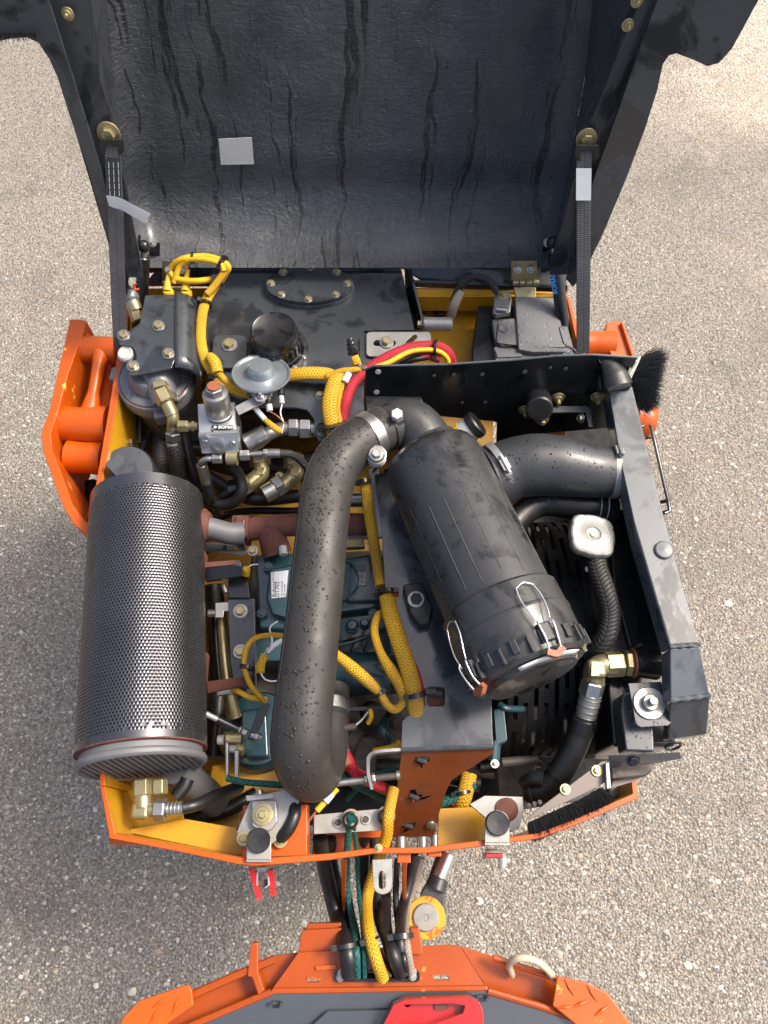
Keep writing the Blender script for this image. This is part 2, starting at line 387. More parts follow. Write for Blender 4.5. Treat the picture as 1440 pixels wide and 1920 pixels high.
        o = bpy.data.objects.new(name, me); C.objects.link(o); WL[o.name] = o0
        if bev:
            md = o.modifiers.new('bevel', 'BEVEL'); md.width = bev; md.segments = bseg; md.limit_method = 'ANGLE'; md.angle_limit = R(40)
            md.harden_normals = True
        place(o, o0, parent); return o
def recalc(me):
    import bmesh
    bm = bmesh.new(); bm.from_mesh(me); bmesh.ops.recalc_face_normals(bm, faces=bm.faces); bm.to_mesh(me); bm.free()
def place(o, wl, parent):
    WL[o.name] = V(wl)
    if parent: o.parent = parent; o.location = V(wl) - WL[parent.name]
    else: o.location = wl
def thing(name, label, cat, at, group=None):
    o = bpy.data.objects.new(name, None); C.objects.link(o); o.empty_display_size = .03
    at = Q(at); o.location = at; WL[o.name] = at; o['label'] = label; o['category'] = cat
    if group: o['group'] = group
    return o
def tag(o, label, cat, group=None):
    o['label'] = label; o['category'] = cat
    if group: o['group'] = group
    return o
def lab(o, l): o['label'] = l; return o
# shared bolt meshes: unit radius hexagon head on a washer, axis +Z
def bolt_mesh(nm, hm, wm, wr=1.45, hh=.8, nutted=False):
    b_ = MB(); b_.slot(1); b_.lathe(V((0, 0, 0)), UPV, [(wr, 0), (wr, .13), (wr - .08, .2), (.3, .2)], 24)
    b_.slot(0); b_.lathe(V((0, 0, .2)), UPV, [(1, 0), (1, hh * .85), (.86, hh), (.7, hh), (.66, hh - .07), (0, hh - .07)] if not nutted else [(1, 0), (1, hh * .85), (.86, hh), (.5, hh), (.5, hh + .9), (.42, hh + 1), (0, hh + 1)], 6 if not nutted else 12)
    me = bpy.data.meshes.new(nm); me.from_pydata([tuple(p) for p in b_.v], [], b_.f)
    me.materials.append(MT[hm]); me.materials.append(MT[wm]); me.polygons.foreach_set('material_index', b_.m)
    me.shade_smooth(); me.set_sharp_from_angle(angle=R(30)); return me
BM = {'b': bolt_mesh('bolt', 'brass', 'steel'), 's': bolt_mesh('bolt_steel', 'steel', 'steel'),
      'bb': bolt_mesh('bolt_brass', 'brass', 'brass', 1.7), 'n': bolt_mesh('nut', 'brass', 'brass', 1.5, .7, True),
      'ns': bolt_mesh('nut_steel', 'steel', 'steel', 1.9, .7, True), 'd': bolt_mesh('bolt_dark', 'teal', 'teal', 1.5, .5),
      'k': bolt_mesh('bolt_black', 'black', 'black', 1.5, .6), 'g': bolt_mesh('bolt_grimy', 'block', 'steel', 1.5, .8)}
def bolt(at, wpx, kind, parent, ax=UPV, name='bolt', spin=None):
    if not isinstance(at, Vector): r = S(wpx, *at) / 2 / 1.0; at = P(*at)
    else: r = wpx / 2
    r *= .72
    o = bpy.data.objects.new(name, BM[kind]); C.objects.link(o)
    q = ax.normalized().to_track_quat('Z', 'Y'); o.rotation_mode = 'QUATERNION'
    q = q @ Matrix.Rotation(spin if spin is not None else random.uniform(0, 1), 3, 'Z').to_quaternion()
    o.rotation_quaternion = q; o.scale = (r, r, r)
    place(o, at, parent); return o
def text(s, size, at, xd, yd, mt, parent, name='lettering', bold=0):
    cu = bpy.data.curves.new(name, 'FONT'); cu.body = s; cu.size = size; cu.extrude = .0002; cu.offset = bold
    cu.resolution_u = 2
    t = bpy.data.objects.new('t', cu); C.objects.link(t)
    bpy.context.view_layer.update()
    me = bpy.data.meshes.new_from_object(t.evaluated_get(bpy.context.evaluated_depsgraph_get()))
    bpy.data.objects.remove(t); me.name = name; me.materials.clear(); me.materials.append(MT[mt])
    xd = xd.normalized(); zd = xd.cross(yd).normalized(); yd = zd.cross(xd)
    M_ = Matrix((xd, yd, zd)).transposed()
    for v_ in me.vertices: v_.co = M_ @ v_.co
    o = bpy.data.objects.new(name, me); C.objects.link(o); place(o, Q(at), parent); return o
def tie(c_, ax, R_, parent, w_=.005, name='cable_tie'):
    c_ = Q(c_); b_ = MB(); ax = ax.normalized()
    b_.lathe(c_ - ax * w_ / 2, ax, [(R_, 0), (R_ + .0022, 0), (R_ + .0022, w_), (R_, w_)], 20)
    x, y = frame(ax); tocam = (CAM - c_).normalized(); k = (tocam - ax * tocam.dot(ax)).normalized()
    side = ax.cross(k); b_.box(c_ + (k * .6 + side * .8).normalized() * (R_ + .003), .009, .009, .007, m3=Matrix((side, ax, k)).transposed())
    return b_.build(name, 'cap', parent)
def plate(poly, h, th, name, mt, parent=None, holes=(), bev=.0015, **k):
    f = lambda l: [p if isinstance(p, Vector) else P(p[0], p[1], p[2] if len(p) > 2 else h) for p in l]
    return MB().prism([f(poly)] + [f(q) for q in holes], V((0, 0, -th))).build(name, mt, parent, bev, **k)
def circ(cx, cy, h, wpx, n_=16, sy=1.0):      # true circle on the horizontal plane h, wpx wide in the photo
    c_ = P(cx, cy, h); r = S(wpx, cx, cy, h) / 2
    return [c_ + V((math.cos(2 * math.pi * i / n_) * r, math.sin(2 * math.pi * i / n_) * r * sy, 0)) for i in range(n_)]
def rrect(x0, y0, x1, y1, h, r=8, k=3):
    pts = []
    for cx, cy, a0 in ((x1 - r, y0 + r, -90), (x1 - r, y1 - r, 0), (x0 + r, y1 - r, 90), (x0 + r, y0 + r, 180)):
        for i in range(k + 1):
            a = R(a0 + 90 * i / k); pts.append((cx + r * math.cos(a), cy + r * math.sin(a), h))
    return pts
def hose(pts, wpx, name, mt, parent=None, label=None, cat=None, group=None, seg=14, sub=6, wob=0):
    m_ = pts[len(pts) // 2]; r = S(wpx, *m_) / 2 if not isinstance(m_, Vector) else wpx / 2
    o = MB().tube(pts, r, seg, sub=sub, wob=wob).build(name, mt, parent, ang=50)
    if label: tag(o, label, cat, group)
    return o
# ============================================================ GROUND
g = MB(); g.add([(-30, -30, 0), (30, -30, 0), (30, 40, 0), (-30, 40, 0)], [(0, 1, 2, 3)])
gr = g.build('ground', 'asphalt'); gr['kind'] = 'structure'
gv = MB()
def pebble(b_, c_, r, nn=None):
    x = [V((1, 0, 0)), V((-1, 0, 0)), V((0, 1, 0)), V((0, -1, 0)), V((0, 0, .7)), V((.7, .7, .35)), V((-.7, .7, .3)), V((.7, -.7, .25)), V((-.7, -.7, .35))]
    ca, sa = math.cos(r * 9e4), math.sin(r * 9e4); vs = []
    for q in x:
        j = random.uniform(.75, 1.2); vs.append(c_ + V(((q.x * ca - q.y * sa) * r * j, (q.x * sa + q.y * ca) * r * j * .8, q.z * r * j)))
    b_.add(vs, [(0, 5, 4), (5, 2, 4), (2, 6, 4), (6, 1, 4), (1, 8, 4), (8, 3, 4), (3, 7, 4), (7, 0, 4)])
def scatter(count, rmin, rmax, y0=-.55, y1=2.6):
    for _ in range(count):
        y = random.uniform(y0, y1); x = random.uniform(-1.4 - .35 * y, 1.4 + .35 * y)
        pebble(gv, V((x, y, 0)), rmin + (rmax - rmin) * random.random() ** 2.5)
scatter(42000, .0018, .0046); scatter(3600, .004, .009, -.6, 1.6); scatter(70, .007, .014, -.6, 2.2)
# pebbles share the asphalt's own stone colours
m, n, b = nmat('exposed_aggregate'); L = n.links
oc = N(n, 'ShaderNodeTexCoord').outputs['Object']; ge = N(n, 'ShaderNodeNewGeometry')
rp = ge.outputs['Random Per Island']
c = mixc(n, rp, (.23, .205, .17), (.64, .58, .49)); c = mixc(n, ramp(n, math_(n, 'FRACT', math_(n, 'MULTIPLY', rp, 37)), .86, .9), c, (.62, .59, .53))
c = mixc(n, ramp(n, math_(n, 'FRACT', math_(n, 'MULTIPLY', rp, 91)), .92, .95), c, (.42, .30, .19))
L.new(c, b.inputs['Base Color']); b.inputs['Roughness'].default_value = .75; MT['aggregate'] = m
gv = gv.build('loose_gravel', 'aggregate', ang=60); gv['kind'] = 'stuff'; gv['label'] = 'small pale stones standing proud of the worn asphalt'

# ============================================================ ENGINE HOOD (open, seen from inside)
H0 = P(640, 512, .02); LEAN = R(17); HD = V((0, math.sin(LEAN), math.cos(LEAN))); HN = V((0, -math.cos(LEAN), math.sin(LEAN)))
def PH(px, py, k=0.0): return PL(px, py, H0 + HN * k, HN)
hood = thing('engine_hood', 'large black wet engine hood standing open, its ribbed fibreglass underside facing the camera', 'hood', P(640, 512, .02))
def lerp(tb, y):
    for (a, b_), (c_, d) in zip(tb, tb[1:]):
        if y <= c_: return b_ + (d - b_) * (y - a) / (c_ - a)
    return tb[-1][1]
LP = [(-420, 180), (0, 199), (230, 222), (400, 245), (505, 268)]
RP = [(-420, 1150), (0, 1112), (150, 1096), (400, 1050), (505, 1030)]
rows, cols = 44, 36; pv, pf = [], []
def klin(py):
    t = max(0, (py - 330) / 170); return -.095 + .115 * t ** 2.0 + .005 * math.exp(-((py - 300) / 45) ** 2)
for i in range(rows + 1):
    py = -420 + 922 * i / rows; k = klin(py)
    for j in range(cols + 1):
        s = j / cols; px = lerp(LP, py) + (lerp(RP, py) - lerp(LP, py)) * s
        e = max(0, 1 - min(s, 1 - s) / .06)
        pv.append(PH(px, py, k + .035 * e * e + .004 * math.sin(px * .021 + py * .013)))
for i in range(rows):
    for j in range(cols):
        a = i * (cols + 1) + j; pf.append((a, a + cols + 1, a + cols + 2, a + 1))
lin = MB().add(pv, pf).build('lining', 'lining', hood, ang=80)
def strip(tabA, kA, tabB, kB, y0, y1, th=.004, n_=26):
    b_ = MB(); vs = []
    for i in range(n_ + 1):
        y = y0 + (y1 - y0) * i / n_
        a = PH(lerp(tabA, y), y, kA if not callable(kA) else kA(y)); c_ = PH(lerp(tabB, y), y, kB if not callable(kB) else kB(y)); nn = V((0, .5, -.1)).normalized() * th
        vs += [a, c_, c_ + nn, a + nn]
    fs = []
    for i in range(n_):
        o = i * 4
        for q in range(4): fs.append((o + q, o + (q + 1) % 4, o + 4 + (q + 1) % 4, o + 4 + q))
    fs += [(3, 2, 1, 0), (n_ * 4, n_ * 4 + 1, n_ * 4 + 2, n_ * 4 + 3)]
    return b_.add(vs, fs)
# left side
LC1 = [(-420, 75), (0, 165), (120, 180), (250, 214), (480, 262), (530, 268)]
LC2 = [(-420, -60), (0, 84), (250, 158), (525, 236)]
LO = [(-420, -160), (0, 66), (250, 142), (520, 222)]
LE = [(-420, -150), (60, 24), (73, 52), (110, 95), (250, 140), (420, 196), (540, 232), (560, 240)]
strip(LP, lambda y: klin(y) + .034, LC1, .12, -420, 505).build('side_wall', 'dark', hood, ang=60)
strip(LC1, .12, LC2, .125, -420, 520).build('stiffening_channel', 'dark', hood, ang=60)
strip(LC2, .135, LO, .15, -420, 526, .006).build('seal_strip', 'rubber', hood, ang=60)
def poly_h(pts, k, th=.006):
    q = [PH(x, y, k) for x, y in pts]; return MB().prism([q], -HN * th)
poly_h([(-240, -420), (60, -170), (90, 0), (142, 165), (190, 322), (241, 520), (238, 556), (228, 520), (196, 428), (160, 300), (130, 215), (108, 145), (92, 110), (72, 80), (50, 70), (22, 72), (-40, 86), (-200, 100)], .16).build('outer_flange', 'dark', hood, ang=60)
# right side
RC1 = [(-420, 1330), (0, 1204), (70, 1170), (150, 1140), (250, 1098), (450, 1046), (510, 1030)]
RC2 = [(-420, 1390), (0, 1236), (250, 1143), (400, 1098), (525, 1062)]
RO = [(-420, 1406), (0, 1246), (250, 1152), (400, 1106), (525, 1070)]
strip(RP, lambda y: klin(y) + .034, RC1, .12, -420, 505).build('side_wall', 'dark', hood, ang=60)
strip(RC1, .12, RC2, .125, -420, 515).build('stiffening_channel', 'dark', hood, ang=60)
strip(RC2, .135, RO, .15, -420, 526, .006).build('seal_strip', 'rubber', hood, ang=60)
poly_h([(1600, -420), (1300, -170), (1222, 30), (1180, 150), (1116, 330), (1072, 480), (1062, 524), (1074, 538), (1090, 520), (1130, 440), (1176, 330), (1210, 240), (1232, 170), (1243, 120), (1254, 104), (1268, 100), (1300, 112), (1326, 124), (1348, 118), (1372, 92), (1396, 48), (1420, 4), (1560, -250), (1700, -400)], .16).build('outer_flange', 'dark', hood, ang=60)
for px, py, wd in ((127, 26, 17), (204, 250, 30), (1194, 2, 17), (1177, 47, 17), (1100, 260, 28)):
    p = PH(px, py, .133); sc = (p - CAM).length / FPX
    bolt(p, wd * sc * 1.02, 'bb' if wd > 20 else 'n', hood, HN)
def hbar(a, b_, wpx, k, nm, mt, th=.006):     # bar on the hood plane
    a, b_ = PH(*a, k), PH(*b_, k); d = (b_ - a).normalized(); s_ = d.cross(HN).normalized(); w2 = wpx * (a - CAM).length / FPX / 2
    return MB().prism([[a + s_ * w2, b_ + s_ * w2, b_ - s_ * w2, a - s_ * w2]], -HN * th).build(nm, mt, hood, .002)
for pts, nm in (([(410, 261), (472, 258), (476, 308), (414, 309)], 'data_plate'),):
    o = poly_h(pts, klin(285) + .014, .002).build(nm, 'labelgrey', hood); lab(o, 'blank silver rectangular sticker')
# bottom lip / hinge rail of the hood
plate([(300, 496, .01), (756, 496, .01), (905, 500, .01), (915, 471, .055), (1040, 471, .055), (1062, 500, .01), (1062, 536, -.01), (790, 524, -.01), (756, 501, .01), (400, 501, .01), (395, 534, -.03), (270, 534, -.03)], 0, .006, 'hinge_rail', 'dark', hood)
plate([(770, 524, .005), (1065, 534, .005), (1065, 541, .0), (775, 531, .0)], 0, .014, 'rail_edge', 'black', hood)
# side brackets where the gas struts bear
for x, sx in ((1024, 1), (292, -1)):
    b_ = MB().prism([[P(x - 6, 458, .10), P(x + 8, 455, .10), P(x + 8, 510, .0), P(x - 10, 512, .0)]], V((.006 * sx, 0, 0))); b_.build('strut_bracket', 'black', hood, .001)
    p = P(x + (2 if sx > 0 else -6), 455, .11); bolt(p, .017, 's', hood, V((-.5 * sx, -.5, .4)))
for x in (262, 1050):
    hose([(x, 440, .10), (x - 3, 480, .07), (x - 6, 520, .03)], 5, 'drain_tube', 'rubber', hood)
# brush fuzz on the upper left flange edge
fz = MB()
for i in range(70):
    x = -30 + i * 1.4; a = PH(x, 60 + random.uniform(-3, 3), .17); d = V((random.uniform(-.1, .2), -.2, -1)).normalized() * random.uniform(.006, .014)
    fz.tube([a, a + d], .0005, 3, False, smooth=False)
fz = fz.build('edge_bristles', 'bristle', hood); fz['kind'] = 'stuff'

# retaining straps
def strap(pts, wpx, label):
    t = thing('retaining_strap', label, 'strap', pts[-1] if isinstance(pts[-1], tuple) else pts[-1], 'webbing straps that hold the hood open')
    q = [p if isinstance(p, V) else P(*p) for p in pts]
    wd = wpx * (q[0] - CAM).length / FPX
    MB().ribbon(q, V((1, 0, 0)), wd, .003).build('webbing', 'strap', t, ang=60)
    return t, wd
aL = PH(211, 268, .15); bL = P(226, 655, .03)
tL, wd = strap([aL, aL.lerp(bL, .33) + V((.0, -.004, -.004)), aL.lerp(bL, .7), bL], 26, 'charcoal webbing strap left of the open hood with a curled white paper tag')
aR = PH(1095, 282, .15); bR = P(1093, 662, .02)
tR, wd2 = strap([aR, aR.lerp(bR, .33), aR.lerp(bR, .7), bR], 25, 'charcoal webbing strap right of the open hood with a flat white tag')
for t, px, py in ((tL, 209, 268), (tR, 1101, 278)):
    def hp(dx, dy, k=.155): return PH(px + dx, py + dy, k)
    o = MB().prism([[hp(-22, -6), hp(22, -6), hp(24, 18), hp(12, 26), hp(12, 6), hp(-12, 6), hp(-12, 26), hp(-24, 18)]], -HN * .004).build('buckle_plate', 'cap', t, .0015)
def along(a, b_, f, off=.003): return a.lerp(b_, f) + (CAM - a.lerp(b_, f)).normalized() * off
xr = V((1, 0, 0))
def tagpoly(a, b_, f0, f1, wd, nm, mt, par, skew=0, off=.004):
    p0, p1 = along(a, b_, f0, off), along(a, b_, f1, off)
    return MB().prism([[p0 - xr * wd / 2, p0 + xr * wd / 2, p1 + xr * (wd / 2 + skew), p1 - xr * (wd / 2 - skew)]], V((0, .0008, -.0004))).build(nm, mt, par)
tagpoly(aR, bR, .075, .215, wd2 * 1.02, 'paper_tag', 'white', tR, -.0005, .006)
tagpoly(aL, bL, .06, .24, wd * .86, 'sewn_end', 'labeldark', tL)
for i in range(5): 
    for s_ in (-.3, 0, .3):
        f0 = .08 + i * .03; p0 = along(aL, bL, f0, .0052) + xr * wd * s_; p1 = along(aL, bL, f0 + .024, .0052) + xr * wd * s_
        MB().tube([p0, p1], .0006, 5, smooth=False).build('stitch', 'labelgrey', tL)
p = along(aL, bL, .245, .004); 
cu = [p + V((-.012, -.002, .0)), p + V((.010, -.006, -.001)), p + V((.032, -.012, -.012)), p + V((.052, -.012, -.030))]
MB().tube(cu, .013, 8, True, flat=(V((.25, .1, 1)), .05)).build('paper_tag', 'white', tL, ang=80)

# gas struts
def strut(a, b_, label, tx=None):
    t = thing('gas_strut', label, 'gas strut', b_ if isinstance(b_, tuple) else b_)
    A, B = Q(a), Q(b_); d = B - A
    MB().cyl(A + d * .10, B, .0135, seg=20, ch=.002).build('cylinder', 'black', t)
    MB().cyl(A, A + d * .10, .006, seg=14).build('rod', 'steel', t)
    MB().sphere(A, .013).build('ball_end', 'cap', t)
    return t, A, B, d
t, A, B, d = strut((1036, 455, .12), (1062, 652, -.04), 'black gas strut with blue lettering beside the battery')
sd_ = (CAM - (A + d * .4)).normalized(); dn = d.normalized(); sd_ = (sd_ - dn * sd_.dot(dn)).normalized()
text('BOMAG', .013, A + d * .46 + sd_ * .0150 + dn.cross(sd_) * .004, -dn, -dn.cross(-sd_) , 'inkb', t, bold=.0004)
strut((270, 462, .12), (262, 640, -.06), 'black gas strut half hidden behind the left strap')

# ============================================================ MACHINE FRAME
fr = thing('machine_frame', 'orange and yellow painted steel engine bay frame of the roller', 'machine frame', (700, 1100, -.5))
OUT = [(187, 1474), (205, 1572), (330, 1596), (448, 1621), (480, 1624), (617, 1613), (700, 1601), (800, 1600), (880, 1590), (935, 1583), (1010, 1573), (1080, 1547), (1197, 1497), (1195, 1466)]
INN = [(197, 1474), (216, 1562), (333, 1585), (450, 1607), (482, 1610), (617, 1600), (700, 1590), (800, 1588), (880, 1578), (933, 1572), (1006, 1562), (1076, 1536), (1186, 1488), (1184, 1466)]
def wall_band(out, inn, h, depth, nm, mt_out, mt_in, taper=0.0):
    b_ = MB(); k = len(out); o = [P(*p, h) for p in out]; i_ = [P(*p, h) for p in inn]
    dn = V((0, 0, -depth)); vs = o + i_ + [p + dn for p in o] + [p + dn for p in i_]; fs = []; ms = []
    for j in range(k - 1):
        fs += [(j, j + 1, k + j + 1, k + j), (j + 1, j, 2 * k + j, 2 * k + j + 1), (k + j, k + j + 1, 3 * k + j + 1, 3 * k + j), (2 * k + j, 3 * k + j, 3 * k + j + 1, 2 * k + j + 1)]
        ms += [0, 0, 1, 0]
    fs += [(0, k, 3 * k, 2 * k), (k - 1, 3 * k - 1, 4 * k - 1, 2 * k - 1)]; ms += [0, 0]
    b_.add(vs, fs); b_.m = ms
    return b_.build(nm, [mt_out, mt_in], fr, .0015, bseg=1)
wall_band(OUT, INN, 0, .30, 'rear_wall', 'orange', 'yellow')
# left and right walls
LW = [(238, 540), (216, 690), (203, 770), (180, 905), (171, 960), (178, 1250), (187, 1474)]
LWi = [(248, 540), (229, 692), (217, 770), (192, 905), (182, 960), (188, 1250), (197, 1474)]
wall_band(LW, LWi, 0, .40, 'side_wall', 'orangechip', 'yellow')
RW = [(1110, 700), (1060, 545)]
RWi = [(1099, 700), (1051, 548)]
wall_band(RW, RWi, 0, .40, 'side_wall', 'orange', 'yellow')
wall_band([(1066, 540), (700, 538), (236, 540)], [(1066, 543), (700, 541), (236, 543)], -.03, .4, 'front_wall', 'orange', 'yellow')
# yellow sheet shelf in the front, seen round the battery
plate([(740, 542, -.10), (1050, 542, -.10), (1085, 700, -.10), (760, 715, -.10)], -.10, .006, 'front_shelf', 'yellow', fr)
plate([(780, 541), (1052, 541), (1052, 556), (782, 556)], -.02, .05, 'front_ledge', 'yellow', fr)
plate([(1062, 556), (1068, 556), (1096, 660), (1086, 662)], .005, .06, 'corner_gusset', 'orange', fr)
# floor of the bay
plate([(200, 700), (600, 700), (760, 700), (770, 1100), (600, 1120), (590, 1300), (585, 1500), (430, 1545), (230, 1520)], -.42, .01, 'bay_floor', 'floorp', fr)
# rear inner ledge (lighter sloping yellow shelf) and orange panels
plate([(214, 1480), (344, 1480), (344, 1545), (440, 1562), (440, 1590), (300, 1570), (222, 1555)], -.14, .006, 'corner_ledge', 'yellow', fr)
plate([(345, 1535), (442, 1552), (470, 1600), (445, 1604), (330, 1580), (224, 1558)], -.09, .004, 'rear_ledge', 'yellow', fr)
plate([(344, 1500), (450, 1500), (448, 1556), (360, 1552), (300, 1536)], -.22, .006, 'inner_panel', 'yellow', fr)
plate([(398, 1436), (440, 1430), (540, 1440), (545, 1480), (410, 1490), (392, 1470)], -.22, .02, 'cross_panel', 'yellow', fr)
plate([(822, 1516), (905, 1512), (918, 1580), (820, 1590)], -.20, .012, 'cross_panel', 'yellow', fr)
plate([(455, 1510), (576, 1508), (576, 1604), (452, 1608)], -.05, .05, 'mount_box', 'orange', fr)
plate([(586, 1555), (735, 1553), (735, 1592), (586, 1600)], -.16, .02, 'hose_sill', 'orange', fr)
plate([(205, 1562), (245, 1562), (300, 1588), (250, 1584), (206, 1584)], -.10, .02, 'outer_foot', 'orange', fr)
plate([(560, 1280), (800, 1280), (1000, 1300), (1180, 1400), (1100, 1500), (800, 1545), (560, 1548)], -.46, .01, 'belly_plate', 'black', fr)
plate([(720, 880), (930, 850), (932, 790), (1170, 796), (1200, 970), (1240, 1380), (1190, 1420), (1000, 1500), (800, 1500), (760, 1120)], -.40, .01, 'belly_plate', 'guard', fr)
plate([(800, 1592), (827, 1592), (828, 1606), (802, 1606)], -.015, .03, 'rear_tab', 'orange', fr)
plate([(745, 1598), (770, 1598), (770, 1618), (745, 1618)], -.015, .04, 'rear_tab', 'orange', fr)
for x0 in (640, 754):
    MB().prism([[P(x0, 1612, -.06), P(x0 + 9, 1612, -.06), P(x0 + 6, 1740, -.26), P(x0 + 1, 1740, -.26)]], V((0, 0, -.03))).build('strut_bar', 'orange', fr, .001)
# left and right tie-down brackets
def bracket(mx, lbl):
    br = thing_part('tie_down_bracket', lbl)
    return br
def thing_part(name, lbl):
    o = bpy.data.objects.new(name, None); C.objects.link(o); place(o, P(150, 800, -.1), fr); o['label'] = lbl; return o
lb = thing_part('tie_down_bracket', 'big chipped orange cast bracket bolted to the left side')
# outer plate: vertical plate leaning slightly, thick orange edge
edge = [(147, 598), (131, 598), (110, 690), (92, 770), (77, 810), (80, 845), (100, 900), (118, 950), (140, 985), (163, 1003)]
ed_i = [(162, 602), (150, 640), (128, 700), (108, 775), (95, 812), (98, 845), (118, 895), (136, 945), (160, 978), (175, 985)]
X0 = P(140, 800, -.03).x
b_ = MB(); k = len(edge)
vo_, vi_ = [P(*p, -.02) for p in edge], [P(*p, -.02) for p in ed_i]
# tall plate with a window: upper rim, then inner face dropping .22 m
dn = [0.06, .10, .12, .12, .12, .12, .14, .17, .2, .2]
vs = vo_ + vi_ + [p + V((0, 0, -.26)) for p in vo_] + [p + V((0, 0, -dn[i] - .06)) for i, p in enumerate(vi_)]
fs = []
for j in range(k - 1):
    fs += [(j + 1, j, k + j, k + j + 1), (j, j + 1, 2 * k + j + 1, 2 * k + j), (k + j + 1, k + j, 3 * k + j, 3 * k + j + 1)]
b_.add(vs, fs).build('outer_plate', 'orangechip', lb, .002)
plate([(160, 604), (170, 640), (150, 640), (140, 690), (110, 770)], -.05, .02, 'plate_web', 'orange', lb) if 0 else None
# two horizontal cast barrels and the strut between them
MB().tube([(142, 655, -.05), (180, 655, -.05), (222, 658, -.05)], [.030, .029, .030], 20).build('cast_arm', 'orange', lb, ang=60)
MB().tube([(110, 795, -.07), (150, 797, -.065), (205, 797, -.065)], [.040, .038, .041], 20).build('cast_arm', 'orange', lb, ang=60)
MB().tube([(130, 856, -.09), (160, 858, -.09), (196, 860, -.09)], [.036, .034, .036], 20).build('cast_arm', 'orange', lb, ang=60)
MB().tube([(192, 648, -.045), (184, 690, -.04), (176, 735, -.045), (166, 790, -.06)], [.021, .0135, .0125, .026], 14).build('cast_web', 'orange', lb, ang=60)
MB().tube([(205, 640, -.05), (208, 700, -.10), (200, 780, -.10)], [.016, .012, .018], 10).build('cast_web', 'orange', lb, ang=60)
MB().prism([[P(146, 602, -.04), P(158, 604, -.04), P(172, 645, -.1), P(160, 700, -.16), P(140, 700, -.12)]], V((-.01, 0, 0))).build('plate_gusset', 'orange', lb, .002)
MB().cyl((165, 752, -.2), (205, 745, -.2), .018).build('pin', 'steel', lb)
MB().cyl((172, 905, -.2), (180, 985, -.2), .016).build('black_roller', 'rubber', lb)
rb = thing_part('tie_down_bracket', 'orange cast bracket on the right side, above and below the brush')
MB().tube([(1070, 645, -.05), (1110, 647, -.05), (1150, 650, -.05)], [.032, .030, .034], 20).build('cast_arm', 'orange', rb, ang=60)
plate([(1137, 606), (1150, 601), (1164, 603), (1190, 676), (1150, 680), (1133, 625)], -.03, .022, 'outer_plate', 'orange', rb, bev=.003)
plate([(1164, 603), (1168, 602), (1192, 672), (1189, 680)], -.02, .05, 'plate_edge', 'orange', rb)
MB().tube([(1190, 785, -.12), (1215, 790, -.12), (1226, 792, -.12)], [.045, .04, .032], 20).build('cast_arm', 'orange', rb, ang=60)
plate([(1212, 765), (1228, 762), (1230, 800), (1214, 836), (1206, 838)], -.12, .02, 'outer_plate', 'orangechip', rb, bev=.003)
MB().tube([(1160, 660, -.08), (1186, 720, -.12), (1200, 770, -.14)], [.02, .018, .02], 10).build('cast_web', 'orange', rb, ang=60)

# hinges
def hinge(cx, lbl, grp='zinc hinges at the foot of the hood'):
    t = thing('hinge', lbl, 'hinge', (cx, 540, 0), grp)
    plate([(cx - 24, 489, .085), (cx + 24, 489, .085), (cx + 24, 522, .04), (cx - 24, 524, .04)], 0, .004, 'upper_leaf', 'brass', t)
    plate([(cx - 20, 538, .012), (cx + 22, 538, .012), (cx + 22, 560, .0), (cx - 16, 558, .0)], 0, .004, 'lower_leaf', 'brass', t)
    for i in range(4): MB().cyl((cx - 22 + i * 12.5, 530, .030), (cx - 11 + i * 12.5, 530, .030), .0065, seg=16, ch=.001).build('knuckle', 'brass', t)
    for dx in (-12, 12): bolt((cx + dx, 505, .066), 15, 's', t, V((0, -.5, .85)))
hinge(983, 'yellow zinc hinge behind the battery with two bolts')
hinge(328, 'yellow zinc hinge at the left, half covered by the yellow cable loop')
# ============================================================ HYDRAULIC TANK
tk = thing('hydraulic_tank', 'wide dark grey hydraulic tank with round bolted cover plate and black filler cap', 'tank', (570, 620, -.25))
TH = .0
MB().prism([[P(402, 502, TH - .008), P(752, 502, TH - .008), P(776, 618, TH - .008), P(690, 676, TH - .008), P(690, 690, TH - .008), P(392, 690, TH - .008), P(392, 560, TH - .008)]], V((0, 0, -.3))).build('tank_body', 'dark', tk, .003)
plate([(398, 500), (752, 500), (777, 618), (682, 620), (682, 760), (690, 826), (597, 826), (590, 812), (588, 785), (575, 768), (555, 764), (440, 762), (385, 700), (388, 560)], TH, .007, 'top_plate', 'dark', tk, bev=.002)
c0 = P(581, 543, TH)
rr = S(163, 581, 545, TH) / 2; OV = .54
XV = V((1, 0, 0)); MB().lathe(c0, UPV, [(rr * 1.03, 0), (rr * 1.03, .006), (rr, .010)], 64, XV, OV).build('gasket_ring', 'railpaint', tk)
cpl = MB().lathe(c0 + V((0, 0, .010)), UPV, [(rr, 0), (rr, .008), (rr - .002, .010)], 64, XV, OV).build('cover_plate', 'dark', tk)
for i in range(8):
    a = R(22.5 * 0 + 45 * i + 0)
    bolt(c0 + V((math.cos(a) * rr * .87, math.sin(a) * rr * .84 * OV, .020)), .0175, 'b', cpl)
